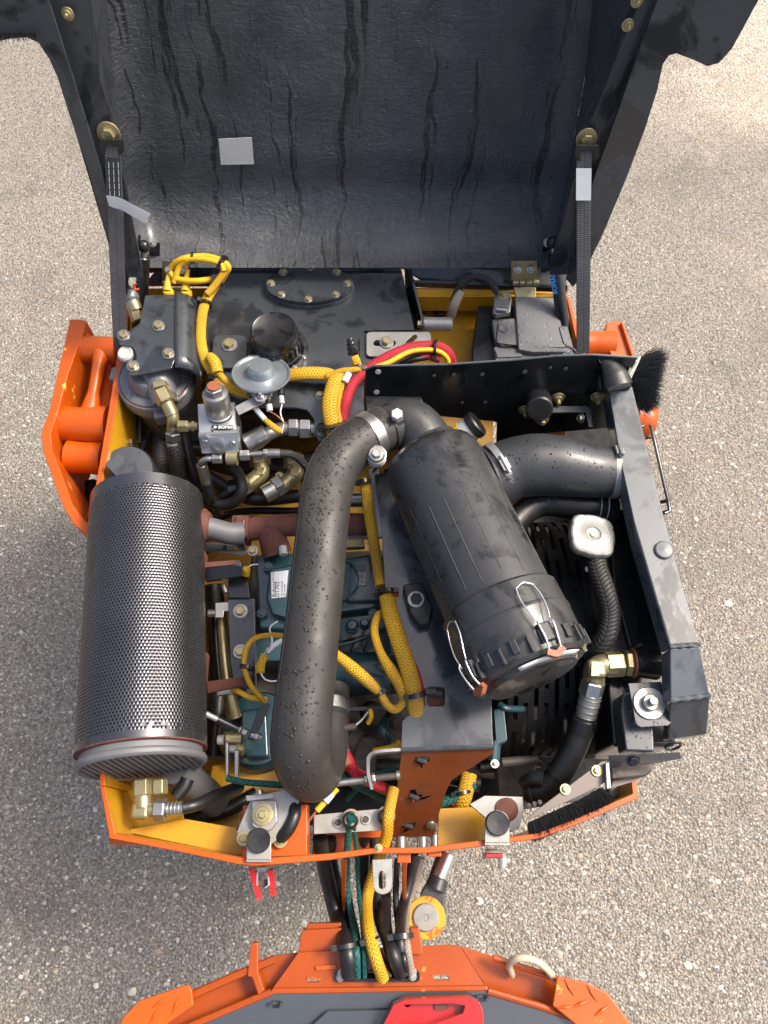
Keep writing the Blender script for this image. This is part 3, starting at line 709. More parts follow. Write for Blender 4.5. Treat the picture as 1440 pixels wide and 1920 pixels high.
# filler cap
c1 = P(521, 660, TH); f = S(1, 520, 652, TH)
MB().lathe(c1, UPV, [(58 * f, 0), (58 * f, .008), (50 * f, .010), (48 * f, .020), (46 * f, .022)], 40).build('cap_base', 'cap', tk)
b_ = MB(); pr = []; CAPR = .050
for r_, z_ in ((.050, .022), (.051, .050), (.049, .054), (.0485, .060), (.0475, .072), (.044, .077), (.041, .075), (0, .0745)): pr.append((r_, z_))
b_.lathe(c1, UPV, pr, 40); fcp = b_.build('filler_cap', 'cap', tk)
for a in range(0, 360, 15):
    x = c1 + V((math.cos(R(a)) * .0505, math.sin(R(a)) * .0505, .038)); MB().box(x, .005, .006, .028, R(a)).build('grip_rib', 'cap', fcp, .001)
for a in (-20, 90, 200, 310): bolt(c1 + V((math.cos(R(a)) * .060, math.sin(R(a)) * .060, .010)), .011, 's', tk)
plate(rrect(398, 628, 463, 690, TH + .012, 12), TH + .012, .010, 'lifting_boss', 'dark', tk)
bolt((430, 647, TH + .012), 29, 'b', tk)
text('XX', .014, P(560, 757, TH + .0005), V((1, 0, 0)), V((0, 1, 0)), 'railpaint', tk, 'stamped_marks')
bolt((600, 741, TH), 17, 'b', tk); bolt((604, 811, TH), 17, 'b', tk)
# upright fin between tank and battery tray
t = MB().prism([[P(758, 503, .01), P(766, 503, .02), P(790, 600, .0), P(790, 618, -.10), P(776, 618, -.10), P(760, 560, -.06)]], V((.006, 0, 0))).build('upright_fin', 'black', tk, .001)
MB().cyl((792, 608, -.01), (848, 608, -.01), S(26, 810, 608) / 2, seg=24, ch=.002).build('silver_sleeve', 'steelw', tk)
bolt(P(790, 608, -.01), .024, 'b', tk, V((-1, 0, 0)))
MB().lathe(P(795, 608, -.01), V((1, 0, 0)), [(.017, 0), (.017, .003), (.012, .003)], 24).build('washer', 'steel', tk)
# silver slotted bracket
sbk = thing('slotted_bracket', 'pale zinc bracket with slots bolted beside the red and yellow cable bundle', 'bracket', (745, 645, .0))
def slot(x0, x1, y, w_, h, ang=0, k=5):
    cx, cy, L2 = (x0 + x1) / 2, y, (x1 - x0) / 2 - w_ / 2; pts = []
    for s_ in (1, -1):
        for i in range(k + 1):
            a = R(-90 + 180 * i / k) if s_ > 0 else R(90 + 180 * i / k)
            X, Y = s_ * L2 + math.cos(a) * w_ / 2, math.sin(a) * w_ / 2
            pts.append((cx + X * math.cos(R(ang)) - Y * math.sin(R(ang)), cy + X * math.sin(R(ang)) + Y * math.cos(R(ang)), h))
    return pts
plate(rrect(687, 622, 808, 668, .016, 7), .016, .004, 'bracket_plate', 'steelw', sbk, [slot(700, 742, 643, 11, .016), slot(758, 784, 637, 9, .016, -40)], bev=.0008)
bolt((725, 642, .017), 26, 'b', sbk)
plate(rrect(674, 628, 700, 690, .008, 8), .008, .01, 'bracket_foot', 'dark', sbk)

# ============================================================ BATTERY
bt = thing('battery', 'black vehicle battery under a grey plastic cover with moulded clips', 'battery', (980, 620, -.2))
bh = .0
plate([(897, 572), (915, 573), (968, 573), (1062, 600), (1085, 668), (1080, 690), (885, 690), (884, 655)], bh - .02, .17, 'case', 'black', bt, bev=.004)
plate([(965, 555), (1040, 557), (1064, 652), (1058, 660), (1000, 660), (972, 655)], bh + .012, .03, 'cover', 'battery', bt, bev=.003)
plate([(1044, 568), (1052, 570), (1076, 655), (1070, 662), (1060, 662)], bh + .004, .03, 'cover_side', 'battery', bt, bev=.002)
plate([(922, 598), (966, 596), (976, 646), (940, 648), (928, 636)], bh + .006, .02, 'terminal_cover', 'battery', bt, bev=.003)
plate([(926, 650), (1058, 658), (1085, 666), (1086, 680), (930, 680)], bh - .002, .02, 'lower_rim', 'battery', bt, bev=.002)
plate([(928, 656), (976, 654), (980, 668), (932, 670)], bh + .002, .01, 'clip', 'battery', bt, bev=.002)
MB().lathe(P(1058, 672, bh), UPV, [(.032, -.02), (.032, .004), (.027, .006), (.024, .002), (0, .002)], 36).build('round_vent', 'battery', bt)
for a in range(20, 170, 10):
    p = P(1058, 672, bh) + V((math.cos(R(a)) * .0285, math.sin(R(a)) * .0285, .007)); MB().box(p, .003, .002, .003, R(a)).build('vent_tooth', 'cap', bt)
MB().tube([(934, 606, .007), (932, 636, .007), (944, 645, .007), (1052, 652, .0125), (1061, 645, .013)], .0011, 6).build('moulded_groove', 'cap', bt)
MB().tube([(1062, 612, .009), (1052, 612, .013), (1050, 618, .013), (1058, 645, .013)], .0011, 6).build('moulded_groove', 'cap', bt)
MB().lathe(P(944, 618, .006), UPV, [(.008, 0), (.008, .002), (.006, .001), (0, .001)], 20).build('dimple', 'battery', bt)
# battery earth cable
ec = thing('battery_cable', 'black battery cable curving to a lead terminal clamp behind the battery', 'cable', (900, 560, 0))
hose([(932, 548, .03), (918, 528, .045), (896, 519, .05), (874, 526, .04), (858, 545, .02), (850, 565, .0), (846, 590, -.03)], 13, 'cable', 'bbraid', ec)
MB().tube([(864, 545, .02), (852, 572, -.0), (846, 592, -.03)], [.010, .011, .010], 12).build('heat_shrink', 'tan', ec)
plate([(928, 545), (955, 543), (960, 560), (957, 585), (930, 590), (924, 584)], .025, .014, 'terminal_clamp', 'steel', ec, bev=.003)
bolt((943, 553, .025), 15, 'bb', ec)
MB().cyl((930, 580, .028), (950, 583, .028), .006, seg=12).build('clamp_screw', 'steel', ec)
bl = thing('earth_stud', 'zinc stud bolt with cable lug on the yellow shelf', 'bolt', (822, 570, -.09))
bolt((822, 568, -.08), 20, 'b', bl); MB().cyl((820, 575, -.09), (826, 592, -.09), .012).build('cable_lug', 'cap', bl)
plate([(788, 557), (798, 557), (798, 583), (786, 583)], -.09, .01, 'latch_plate', 'black', bl)

# ============================================================ RETURN FILTER (left)
rf = thing('oil_filter', 'grey cast oil filter housing under a dark bent guard plate with bolts', 'filter', (290, 700, -.3))
c2 = P(290, 708, .0); fa = V((0, 0, -1)); ra = S(145, 295, 700, .0) / 2
MB().lathe(c2, fa, [(ra * .80, -.006), (ra * .97, 0), (ra, .006), (ra, .028), (ra * .93, .034), (ra * .9, .055), (ra * .82, .065), (ra * .72, .25), (ra * .4, .27)], 48).build('housing', 'casting', rf)
for a in (172, 25, -75):
    p = c2 + V((math.cos(R(a)) * ra * 1.04, math.sin(R(a)) * ra * 1.04, -.018)); MB().box(p, .026, .032, .034, R(a)).build('clamp_lug', 'casting', rf, .005)
MB().torus(c2 + V((0, 0, .002)), UPV, ra * .90, .002, 48, 6).build('seal_ring', 'rust', rf)
MB().cyl(c2 + V((0, -.004, 0)), c2 + V((0, -.004, .035)), ra * .66, ra * .56, 32, .004).build('head', 'casting', rf)
MB().tube([c2 + V((.012, -.005, .02)), c2 + V((.028, -.055, .012)), c2 + V((.032, -.070, .008))], [.034, .028, .026], 20).build('outlet_boss', 'casting', rf)
# guard: saddle plate
gz = .065
gd = MB().prism([[P(272, 553, gz), P(330, 551, gz), P(330, 660, gz), P(342, 660, gz), P(330, 668, gz), P(322, 690, gz), P(255, 704, gz), P(242, 703, gz), P(237, 690, gz), P(256, 672, gz), P(254, 660, gz), P(248, 650, gz), P(224, 646, gz), P(219, 632, gz), P(235, 625, gz), P(262, 606, gz)]], V((0, 0, -.006))).build('guard_plate', 'dark', rf, .002)
arc = []
for i in range(9):
    a = R(90 - 90 * i / 8); arc.append((math.cos(a), math.sin(a)))
b_ = MB(); vs = []; rw = S(34, 345, 600, gz)
for py in (551, 570, 590, 610, 630, 648, 668, 690):
    x = P(329, py, gz)
    for c_, s_ in arc: vs.append(x + V((c_ * rw, 0, (s_ - 1) * rw)))
    vs.append(x + V((rw, 0, -rw - .05)))
nn = 10; fs = [(i * nn + j, i * nn + j + 1, (i + 1) * nn + j + 1, (i + 1) * nn + j) for i in range(7) for j in range(nn - 1)]
o = b_.add(vs, fs).build('guard_wrap', 'dark', rf, ang=70); md = o.modifiers.new('s', 'SOLIDIFY'); md.thickness = .005
for px, py, wd in ((232, 630, 22), (297, 612, 22), (250, 688, 21), (316, 664, 22)):
    MB().cyl((px, py, gz - .04), (px, py, gz + .0005), S(12, px, py, gz), seg=20).build('boss', 'casting', rf)
    bolt((px, py, gz + .001), wd, 'b', rf)
MB().lathe(P(239, 667, .045), V((-.1, -.1, 1)), [(.015, 0), (.017, .002), (.017, .010), (.014, .014), (.012, .014), (.011, .012), (0, .012)], 24).build('white_plug', 'clear', rf)
# fittings on it
def hexfit(a, b_, wpx, mt, parent, name='hex_nut'):
    m_ = a; return MB().hex(a, b_, S(wpx, *a) / 2 if not isinstance(a, V) else wpx / 2).build(name, mt, parent, .0006)
def rod(a, b_, wpx, name, mt, parent, w2=None):
    k = S(1, *a); return MB().cyl(a, b_, wpx * k / 2, (w2 or wpx) * k / 2, 20, .001).build(name, mt, parent)
ft = thing('hydraulic_elbow', 'brass coloured hydraulic elbow running from the oil filter down to the valve block', 'pipe fitting', (318, 780, -.05))
hexfit((300, 722, .03), (303, 733, .03), 40, 'brass', ft)
hexfit((302, 733, .03), (314, 756, .025), 36, 'brass', ft)
rod((312, 754, .025), (324, 778, .01), 25, 'stem', 'brass', ft)
MB().tube([(322, 772, .012), (325, 788, -.0), (323, 806, -.03)], .0125, 16).build('elbow', 'brass', ft)
hexfit((334, 799, -.0), (354, 799, -.0), 24, 'brass', ft)
rod((352, 799, 0), (372, 799, 0), 17, 'stem', 'brass', ft)
hexfit((360, 799, 0), (366, 799, 0), 22, 'brass', ft)
hexfit((325, 808, -.02), (328, 832, -.05), 32, 'steel', ft)
f2 = thing('hydraulic_fitting', 'grey capped brass coloured fitting standing left of the filter guard', 'pipe fitting', (250, 590, .0))
rod((246, 562, .04), (256, 585, .03), 27, 'barrel', 'brass', f2)
hexfit((254, 584, .03), (260, 602, .02), 27, 'brass', f2)
MB().lathe(P(242, 552, .045), P(248, 566, .04) - P(242, 552, .045), [(.012, -.006), (.018, 0), (.0185, .012), (.016, .018), (.013, .020)], 10).build('plastic_cap', 'casting', f2)
MB().tube([(242, 548, .05), (236, 538, .05), (234, 528, .045)], [.010, .009, .004], 10).build('cap_tab', 'rubber', f2)
f3 = thing('orange_plug', 'small bright orange ring plug beside the left strap', 'plug', (256, 538, .05))
MB().torus(P(256, 538, .055), V((.3, -.5, .8)), .0055, .0028, 20, 8).build('ring', 'orange', f3)
MB().cyl(P(256, 538, .052), P(264, 545, .03), .007).build('stem', 'labelgrey', f3)

# ============================================================ HORN
hn = thing('horn', 'round silver horn disc with bracket and two wire terminals', 'horn', (490, 710, .03))
ax = V((.06, .30, 1)).normalized(); hc = P(490, 702, .055); hr = S(55, 490, 705, .06)
MB().lathe(hc, ax, [(.018, -.022), (hr * .6, -.018), (hr * .93, -.006), (hr, 0), (hr * 1.01, .002), (hr * .99, .005), (hr * .93, .004), (hr * .88, .001), (hr * .62, .000), (hr * .46, .003), (hr * .44, .018), (hr * .38, .024), (0, .025)], 56).build('disc', 'horn', hn, ang=25)
MB().cyl(P(490, 722, .045), P(490, 745, .030), hr * .40, hr * .38, 28, .003).build('magnet_case', 'horn', hn)
plate([(440, 762), (484, 738), (506, 738), (508, 748), (492, 756), (447, 778)], .050, .004, 'mounting_arm', 'steelw', hn)
bolt((489, 744, .063), 17, 'ns', hn)
MB().cyl((491, 690, .06), (491, 698, .06), .002).build('vent_pin', 'steel', hn)
rod((526, 728, .05), (527, 742, .05), 14, 'wire_boot', 'cap', hn); rod((527, 742, .05), (529, 757, .045), 10, 'terminal', 'clear', hn)
rod((503, 750, .05), (504, 757, .05), 11, 'wire_boot', 'cap', hn); rod((504, 757, .045), (506, 771, .04), 12, 'terminal', 'clear', hn)
MB().tube([(529, 757, .045), (526, 775, .04), (532, 795, .03), (528, 812, .02)], .0014, 6).build('white_wire', 'white', hn)
MB().tube([(506, 772, .04), (520, 780, .04), (533, 795, .03), (530, 810, .02)], .0014, 6).build('brown_wire', 'copper', hn)
hc_ = thing('harness_tail', 'short yellow braided cable end with white printed tag below the horn', 'cable', (500, 785, .0))
MB().tube([(470, 752, .03), (478, 765, .03)], .004, 10, smooth=False).build('cord', 'ycord', hc_)
MB().tube([(474, 760, .031), (497, 787, .031)], .0055, 12, smooth=False).build('paper_tag', 'white', hc_)
MB().tube([(496, 786, .03), (512, 800, .028), (527, 810, .024)], [.005, .007, .006], 12).build('sleeve', 'ybraid', hc_)
zt = .038
text('M CQ', .007, P(478, 762, zt), P(497, 786, zt) - P(478, 762, zt), V((1, 1, 0)), 'ink', hc_)

# ============================================================ VALVE BLOCK
vb = thing('solenoid_valve_block', 'machined aluminium valve block with silver solenoid coil and black nameplate', 'valve', (407, 810, -.06))
bz = .02
npl = None; blk = plate([(370, 757), (441, 753), (444, 818), (373, 822)], bz, .075, 'block', 'alu', vb, bev=.002)
y0 = P(408, 820, bz).y
# the coil leans up out of the block
ca = P(411, 774, bz); ct_ = P(403, 735, .078); cx_ = (ct_ - ca)
L_ = cx_.length
MB().lathe(ca, cx_, [(.025, 0), (.0255, .003), (.0255, L_ * .35), (.0255, L_ * .92), (.0235, L_ * .97), (.016, L_)], 36).build('coil', 'steel', vb)
MB().lathe(ca + cx_ * .02, cx_, [(.027, 0), (.027, .003), (.025, .004)], 36).build('collar_ring', 'alu', vb)
hx = cx_.normalized(); MB().hex(ct_, ct_ + hx * .014, .0185).build('hex_nut', 'steel', vb, .001)
MB().cyl(ct_ + hx * .014, ct_ + hx * .018, .0125, seg=24).build('brown_button', 'copper', vb)
# sloping face carrying the nameplate, bolts below: the block's rear side leans back
fn = V((0, -.80, .60)).normalized(); fo = P(407, 819, bz)
def FB(px, py, k=0): return PL(px, py, fo + fn * k, fn)
MB().prism([[FB(371, 814), FB(446, 810), FB(447, 848), FB(378, 851)]], -fn * .03).build('port_face', 'alu', vb, .0015)
def top(px, py, k=0): return P(px, py, bz + k)
npl = MB().prism([[top(397, 797, .0012), top(436, 797, .0012), top(437, 815, .0012), top(396, 815, .0012)]], V((0, 0, -.001))).build('nameplate', 'plate', vb, 0)
text('BOMAG', .0098, top(409, 803.5, .0014), V((1, 0, 0)), V((0, 1, 0)), 'inkw', npl, bold=.0003)
text('05821044 12V DC', .0042, top(400, 810, .0014), V((1, 0, 0)), V((0, 1, 0)), 'inkw', npl)
MB().prism([[top(400, 800.5, .0015), top(403.5, 797.6, .0015), top(407, 800.5, .0015), top(403.5, 803.6, .0015)]], V((0, 0, -.0008))).build('diamond_mark', 'inkw', npl)
for px, py in ((399, 801), (434, 801)): MB().cyl(top(px, py + 3, .001), top(px, py + 3, .0022), .0018, seg=12).build('rivet', 'steel', npl)
for px, py, wd in ((385, 823, 20), (411, 836, 30), (386, 831, 15), (436, 832, 13)):
    c_ = FB(px, py, .0005); r = S(wd, px, py, 0) / 2
    MB().lathe(c_, fn, [(r, 0), (r, .003), (r * .85, .004), (r * .5, .004), (r * .5, .0015), (0, .0015)], 24).build('socket_plug', 'steel', vb)
# fitting tree under the block
vf = thing('hydraulic_tee', 'silver tee fitting with hex nuts and crimped hose end under the valve block', 'pipe fitting', (440, 858, -.1))
z = -.02
rod((425, 858, z), (446, 858, z), 30, 'tee_body', 'brass', vf); hexfit((450, 854, z), (468, 853, z), 22, 'steel', vf); hexfit((398, 860, z), (417, 860, z), 20, 'steel', vf)
MB().tube([(400, 860, z), (386, 861, z), (377, 868, z - .01), (378, 878, z - .03)], .0065, 12).build('bent_tube', 'steel', vf)
rod((466, 852, z), (500, 850, z), 10, 'tube', 'steel', vf); hexfit((494, 850, z), (502, 850, z), 19, 'steel', vf); rod((500, 850, z), (526, 850, z), 17, 'crimp_sleeve', 'steel', vf)
hose([(524, 850, z), (545, 852, z - .01), (562, 862, z - .03), (580, 885, z - .06), (592, 915, -.12)], 15, 'hose', 'bbraid', vf)
rod((378, 870, z - .02), (390, 915, z - .08), 21, 'crimp_sleeve', 'steel', vf); hose([(388, 905, -.08), (396, 935, -.12), (410, 960, -.2)], 22, 'hose', 'rubber', vf)
# big silver union on the right of the horn
un = thing('hydraulic_union', 'large silver hydraulic union with a wide crimped hose below the horn', 'pipe fitting', (550, 805, -.05))
z = -.03
hexfit((541, 802, z), (560, 802, z), 36, 'steel', un); hexfit((562, 804, z), (584, 804, z), 39, 'steel', un); rod((556, 803, z), (592, 804, z), 28, 'pipe', 'steel', un)
MB().tube([(542, 802, z), (520, 806, z), (500, 815, z), (480, 828, z - .01)], [.014, .014, .015, .018], 18).build('bent_tube', 'steel', un)
MB().cyl((500, 812, z), (462, 833, z - .01), .019, .022, 24, .002).build('crimp_sleeve', 'steel', un)
# left hanging fittings at the manifold
for i, (x0, y0_, lb2) in enumerate(((488, 878, 'brass coloured elbow fitting under the hydraulic tee, the left of two'), (552, 880, 'brass coloured elbow fitting with crimped sleeve beside the intake pipe'))):
    t = thing('hydraulic_elbow', lb2, 'pipe fitting', (x0, y0_, -.2)); z = -.13
    hexfit((x0 - 2, y0_ - 26, z), (x0, y0_ - 4, z), 40, 'brass', t)
    MB().tube([(x0, y0_ - 8, z), (x0 + 2, y0_ + 8, z), (x0 - 12, y0_ + 22, z), (x0 - 24, y0_ + 32, z)], .0175, 18).build('elbow', 'brass', t)
    hexfit((x0 - 22, y0_ + 26, z), (x0 - 38, y0_ + 36, z), 42, 'brass' if i == 0 else 'steel', t)
    if i: rod((x0 - 34, y0_ + 34, z), (x0 - 58, y0_ + 48, z), 34, 'crimp_sleeve', 'steel', t)
    else: rod((x0 - 34, y0_ + 34, z), (x0 - 60, y0_ + 40, z), 34, 'crimp_sleeve', 'black', t)
    plate([(x0 - 7, y0_ - 3), (x0 + 10, y0_ - 3), (x0 + 6, y0_ + 12), (x0 - 9, y0_ + 12)], z + .019, .004, 'cast_pad', 'brass', t)
rn = thing('ring_terminal', 'small steel ring bolt among the dark hoses', 'bolt', (524, 892, -.12)); bolt((524, 892, -.12), 15, 'n', rn)
# black hoses at the left
HG = 'black hydraulic hoses left of the engine'
def bh_(pts, w_, l, mt='rubber'): return hose(pts, w_, 'hydraulic_hose', mt, None, l, 'hose', HG)
bh_([(327, 826, -.04), (330, 850, -.06), (338, 900, -.12), (352, 960, -.2)], 28, 'black hose dropping from the silver nut under the brass coloured elbow', 'bbraid')
rod_ = MB().cyl((326, 828, -.04), (332, 858, -.07), .0155, seg=20, ch=.001).build('crimp_collar', 'steelw', bpy.data.objects['hydraulic_hose'])
bh_([(345, 815, -.07), (352, 850, -.09), (368, 900, -.13), (392, 965, -.2)], 24, 'grey sleeved hose just right of the hose with the silver nut')
bh_([(302, 790, -.14), (298, 840, -.16), (305, 880, -.17), (325, 920, -.2)], 30, 'ribbed black hose behind the grey plastic filler cap', 'bbraid')
bh_([(285, 790, -.12), (276, 815, -.16), (262, 850, -.18), (250, 880, -.2)], 26, 'short black hose beside the yellow inner wall')
bh_([(255, 745, -.08), (254, 790, -.12), (252, 822, -.14)], 9, 'thin black tube along the yellow inner wall')
bh_([(432, 870, -.06), (450, 895, -.09), (452, 925, -.11), (430, 945, -.13), (395, 944, -.14), (370, 925, -.16)], 22, 'black hose looping under the silver tee fitting')
bh_([(350, 870, -.18), (400, 900, -.2), (470, 935, -.2), (560, 930, -.22)], 26, 'black hose crossing behind the exhaust manifold')
bh_([(460, 900, -.2), (420, 930, -.2), (380, 955, -.22)], 24, 'short black hose end behind the muffler')
bh_([(360, 990, -.3), (450, 960, -.26), (560, 958, -.26), (640, 950, -.25)], 14, 'thin black hose running along the top of the rusty manifold')
bh_([(330, 835, -.2), (420, 850, -.22), (520, 880, -.24), (620, 900, -.24)], 30, 'black hose low behind the brass coloured elbows')
nf = thing('grease_fitting', 'small steel fitting on the yellow inner wall above the grey cap', 'pipe fitting', (240, 832, -.12))
rod((228, 830, -.10), (244, 830, -.10), 14, 'barrel', 'steel', nf); hexfit((242, 830, -.10), (250, 830, -.10), 17, 'brass', nf); MB().tube([(250, 830, -.1), (262, 829, -.1), (262, 815, -.1), (262, 700, -.06)], .004, 8, smooth=False).build('tube', 'rubber', nf)
# grey plastic filler cap
fc = thing('fuel_filler_cap', 'grey plastic filler cap with a wide grip bar, behind the muffler', 'cap', (240, 890, -.05))
cc = P(240, 882, -.03); f = S(1, 240, 882, -.03); fx = V((.15, -.25, 1))
MB().lathe(cc, fx, [(47 * f, -.03), (48 * f, -.004), (45 * f, .004), (20 * f, .006), (0, .006)], 40).build('cap_disc', 'dark', fc)
g0, g1 = P(208, 858, .02), P(256, 905, .02); dd = (g1 - g0).normalized(); ss = V((dd.y, -dd.x, 0)) * 17 * f
MB().prism([[g0 + ss, g0 - ss, g1 - ss, g1 + ss]], V((0, 0, -.03))).build('grip_bar', 'slate', fc, .004)
MB().lathe(cc - V((0, 0, .035)), UPV, [(52 * f, 0), (52 * f, .012), (47 * f, .02)], 36).build('neck', 'cap', fc)

# ============================================================ MUFFLER
mf = thing('muffler', 'large grey muffler wrapped in a perforated metal heat shield, lying along the left side', 'muffler', (268, 1180, -.15))
mh = .0
A, B = P(277, 938, -.025), P(266, 1412, .008); ax = (B - A).normalized(); Lm = (B - A).length; rm = .1065
x_ = V((1, 0, 0)); x_ = (x_ - ax * x_.dot(ax)).normalized(); y_ = ax.cross(x_); y_ = y_ if y_.z > 0 else -y_
MB().lathe(A, ax, [(.02, -.022), (rm * .7, -.019), (rm - .012, -.008), (rm - .0075, .0), (rm - .007, .01), (rm - .007, Lm + .010), (rm * .98, Lm + .012), (rm * 1.0, Lm + .015), (rm * 1.0, Lm + .021), (rm * .97, Lm + .024), (rm * .93, Lm + .025), (rm * .9, Lm + .020), (.02, Lm + .02)], 64).build('drum', 'muffler', mf, ang=25)
MB().lathe(A, ax, [(rm - .0060, .02), (rm - .0058, .022), (rm - .0058, Lm - .004), (rm - .0060, Lm)], 64).build('hole_shade_sleeve', 'holedark', mf)  # dark sleeve added under the shield so its holes look shaded
for k in range(-9, 10):
    xx = k * .0105; hh_ = math.sqrt(max(0, (rm * .9) ** 2 - xx ** 2)); c_ = A + ax * (Lm + .0215) + x_ * xx
    MB().tube([c_ - y_ * hh_ * .97, c_ + y_ * hh_ * .97], .0028, 6, smooth=False).build('end_rib', 'muffler', mf)
# perforated shield: real holes
NC, NR = 72, 80; a0, a1 = R(-38), R(196)
sh = MB(); hl = .34
def sp_(u, v, k=0):
    a = a0 + (a1 - a0) * u; return A + ax * (v * Lm) + (x_ * math.cos(a) + y_ * math.sin(a)) * (rm + k)
v0, v1 = .035, .972
for i in range(NR):
    for j in range(NC):
        off = .5 if i % 2 else 0
        uc, vc = (j + .5 + off) / (NC + .5), v0 + (v1 - v0) * (i + .5) / NR
        du, dv = .5 / (NC + .5), (v1 - v0) * .5 / NR
        o_ = []; i_ = []
        ragged = (i > NR - 3 and random.random() < .25) or (i < 3 + int(9 * (j / NC)) and j > NC * .93) or i < 2 - (j % 3 > 0)
        if a1 - (a1 - a0) * uc > R(250): ragged = 1
        sq = [(-1, -1), (0, -1), (1, -1), (1, 0), (1, 1), (0, 1), (-1, 1), (-1, 0)]
        if ragged:
            sh.add([sp_(uc + a * du, vc + b2 * dv) for a, b2 in ((-1, -1), (1, -1), (1, 1), (-1, 1))], [(0, 1, 2, 3)]); continue
        for (a, b2) in sq:
            o_.append(sp_(uc + a * du, vc + b2 * dv)); l2 = math.hypot(a, b2); i_.append(sp_(uc + a / l2 * du * .58, vc + b2 / l2 * dv * .58, .0004))
        i2 = [p - (p - (A + ax * (p - A).dot(ax))).normalized() * .0035 for p in i_]
        sh.add(o_ + i_ + i2, [(k, (k + 1) % 8, 8 + (k + 1) % 8, 8 + k) for k in range(8)] + [(8 + k, 8 + (k + 1) % 8, 16 + (k + 1) % 8, 16 + k) for k in range(8)])
for u0, u1, q0, q1 in ((0, 1, -.0, v0), (0, 1, v1, 1.0)):
    nseg = 60; vs = []
    for j in range(nseg + 1): vs += [sp_(j / nseg, q0), sp_(j / nseg, q1)]
    sh.add(vs, [(2 * j, 2 * j + 2, 2 * j + 3, 2 * j + 1) for j in range(nseg)])
shd = sh.build('perforated_shield', 'mesh', mf, ang=28); shd['kind'] = 'stuff'
MB().lathe(A + ax * (Lm - .002), ax, [(rm - .004, 0), (rm + .0010, .0), (rm + .0010, .002), (rm - .004, .003)], 64).build('rusty_edge', 'rust', mf)
vs = []
MB().tube([sp_(0.02, 0, .0), sp_(0.02, .4, .001), sp_(0.02, 1.0, .0)], .004, 8).build('side_seam', 'muffler', mf)
for v in (.27, .69):
    c_ = sp_(.045, v, .002)
    MB().box(c_, .010, .052, .03).build('bracket_pad', 'rust', mf, .003)
for pts in ([(384, 1054, -.03), (450, 1050, -.04), (455, 1062, -.04), (452, 1080, -.05), (386, 1090, -.05)], [(386, 1278, -.03), (470, 1266, -.04), (472, 1282, -.05), (388, 1300, -.05)]):
    MB().prism([[P(*p) for p in pts]], V((0, 0, -.008))).build('support_arm', 'rust' if pts[0][1] > 1200 else 'black', mf, .002)
MB().prism([[P(384, 1054, -.026), P(442, 1050, -.034), P(442, 1058, -.036), P(384, 1064, -.03)]], V((0, 0, -.006))).build('rusty_arm_edge', 'rust', mf, .001)
MB().tube([(370, 985, -.04), (400, 992, -.05), (430, 1000, -.06), (452, 1000, -.07)], [.022, .0215, .022, .024], 24).build('inlet_pipe', 'muffler', mf)
MB().lathe(P(384, 985, -.045), V((1, 0, 0)), [(.032, -.01), (.034, .0), (.024, .012)], 20).build('inlet_weld', 'rust', mf)
tp = [(330, 1440, -.06), (356, 1464, -.10), (382, 1486, -.14), (404, 1505, -.18)]
MB().tube(tp, [.029, .0285, .0285, .028], 28).build('tailpipe', 'muffler', mf)

# ============================================================ EXHAUST MANIFOLD
em = thing('exhaust_manifold', 'rust brown cast exhaust manifold running behind the intake pipe', 'exhaust manifold', (570, 985, -.15))
z = -.09
MB().tube([(452, 995, z), (520, 986, z), (600, 983, z), (690, 983, z)], [.024, .0235, .023, .023], 24).build('pipe', 'rust', em)
MB().box(P(456, 995, z), .030, .050, .055).build('flange', 'rust', em, .006); MB().box(P(442, 990, z), .012, .040, .045).build('flange', 'rust', em, .004)
MB().cyl((505, 990, z), (520, 1040, z - .02), .027, .03, 24).build('branch', 'rust', em)
MB().torus(P(461, 996, z), V((1, 0, 0)), .030, .001, 24, 5).build('gasket_wire', 'tan', em)
bolt((474, 1033, z), 20, 'b', em)
MB().cyl((530, 1025, z + .01), (531, 1040, z + .01), .0085, seg=16).build('white_stud_cap', 'clear', em)
pb = thing('steel_support_bar', 'flat steel bar with a bolt beneath the exhaust manifold', 'bracket', (420, 1025, -.14))
plate([(384, 1016), (455, 1020), (465, 1034), (455, 1040), (384, 1034)], -.12, .005, 'bar', 'steel', pb, [circ(440, 1028, -.12, 8, 10)]); bolt((422, 1027, -.12), 13, 'g', pb)
# ============================================================ ENGINE
en = thing('engine', 'dark teal diesel engine with paper labels on its valve cover', 'engine', (620, 1180, -.45))
ez = -.115
plate([(478, 1044), (545, 1036), (560, 1046), (640, 1048), (706, 1036), (722, 1044), (728, 1120), (700, 1142), (600, 1150), (560, 1182), (484, 1178)], ez, .06, 'valve_cover', 'teal', en, bev=.006, bseg=3)
plate([(505, 1066), (550, 1056), (600, 1056), (602, 1146), (560, 1166), (508, 1150), (498, 1120)], ez + .022, .03, 'cover_dome', 'teal', en, bev=.008, bseg=3)
plate([(655, 1052), (705, 1050), (716, 1058), (722, 1118), (708, 1128), (650, 1128)], ez + .012, .03, 'cover_dome', 'teal', en, bev=.006, bseg=3)
MB().lathe(P(636, 1090, ez + .004), UPV, [(.043, 0), (.043, .008), (.037, .012), (.036, .006), (0, .006)], 36).build('breather_ring', 'teal', en)
for px, py in ((646, 1063), (643, 1112), (502, 1062), (490, 1150), (700, 1150)): bolt((px, py, ez + .012), 17, 'd', en)
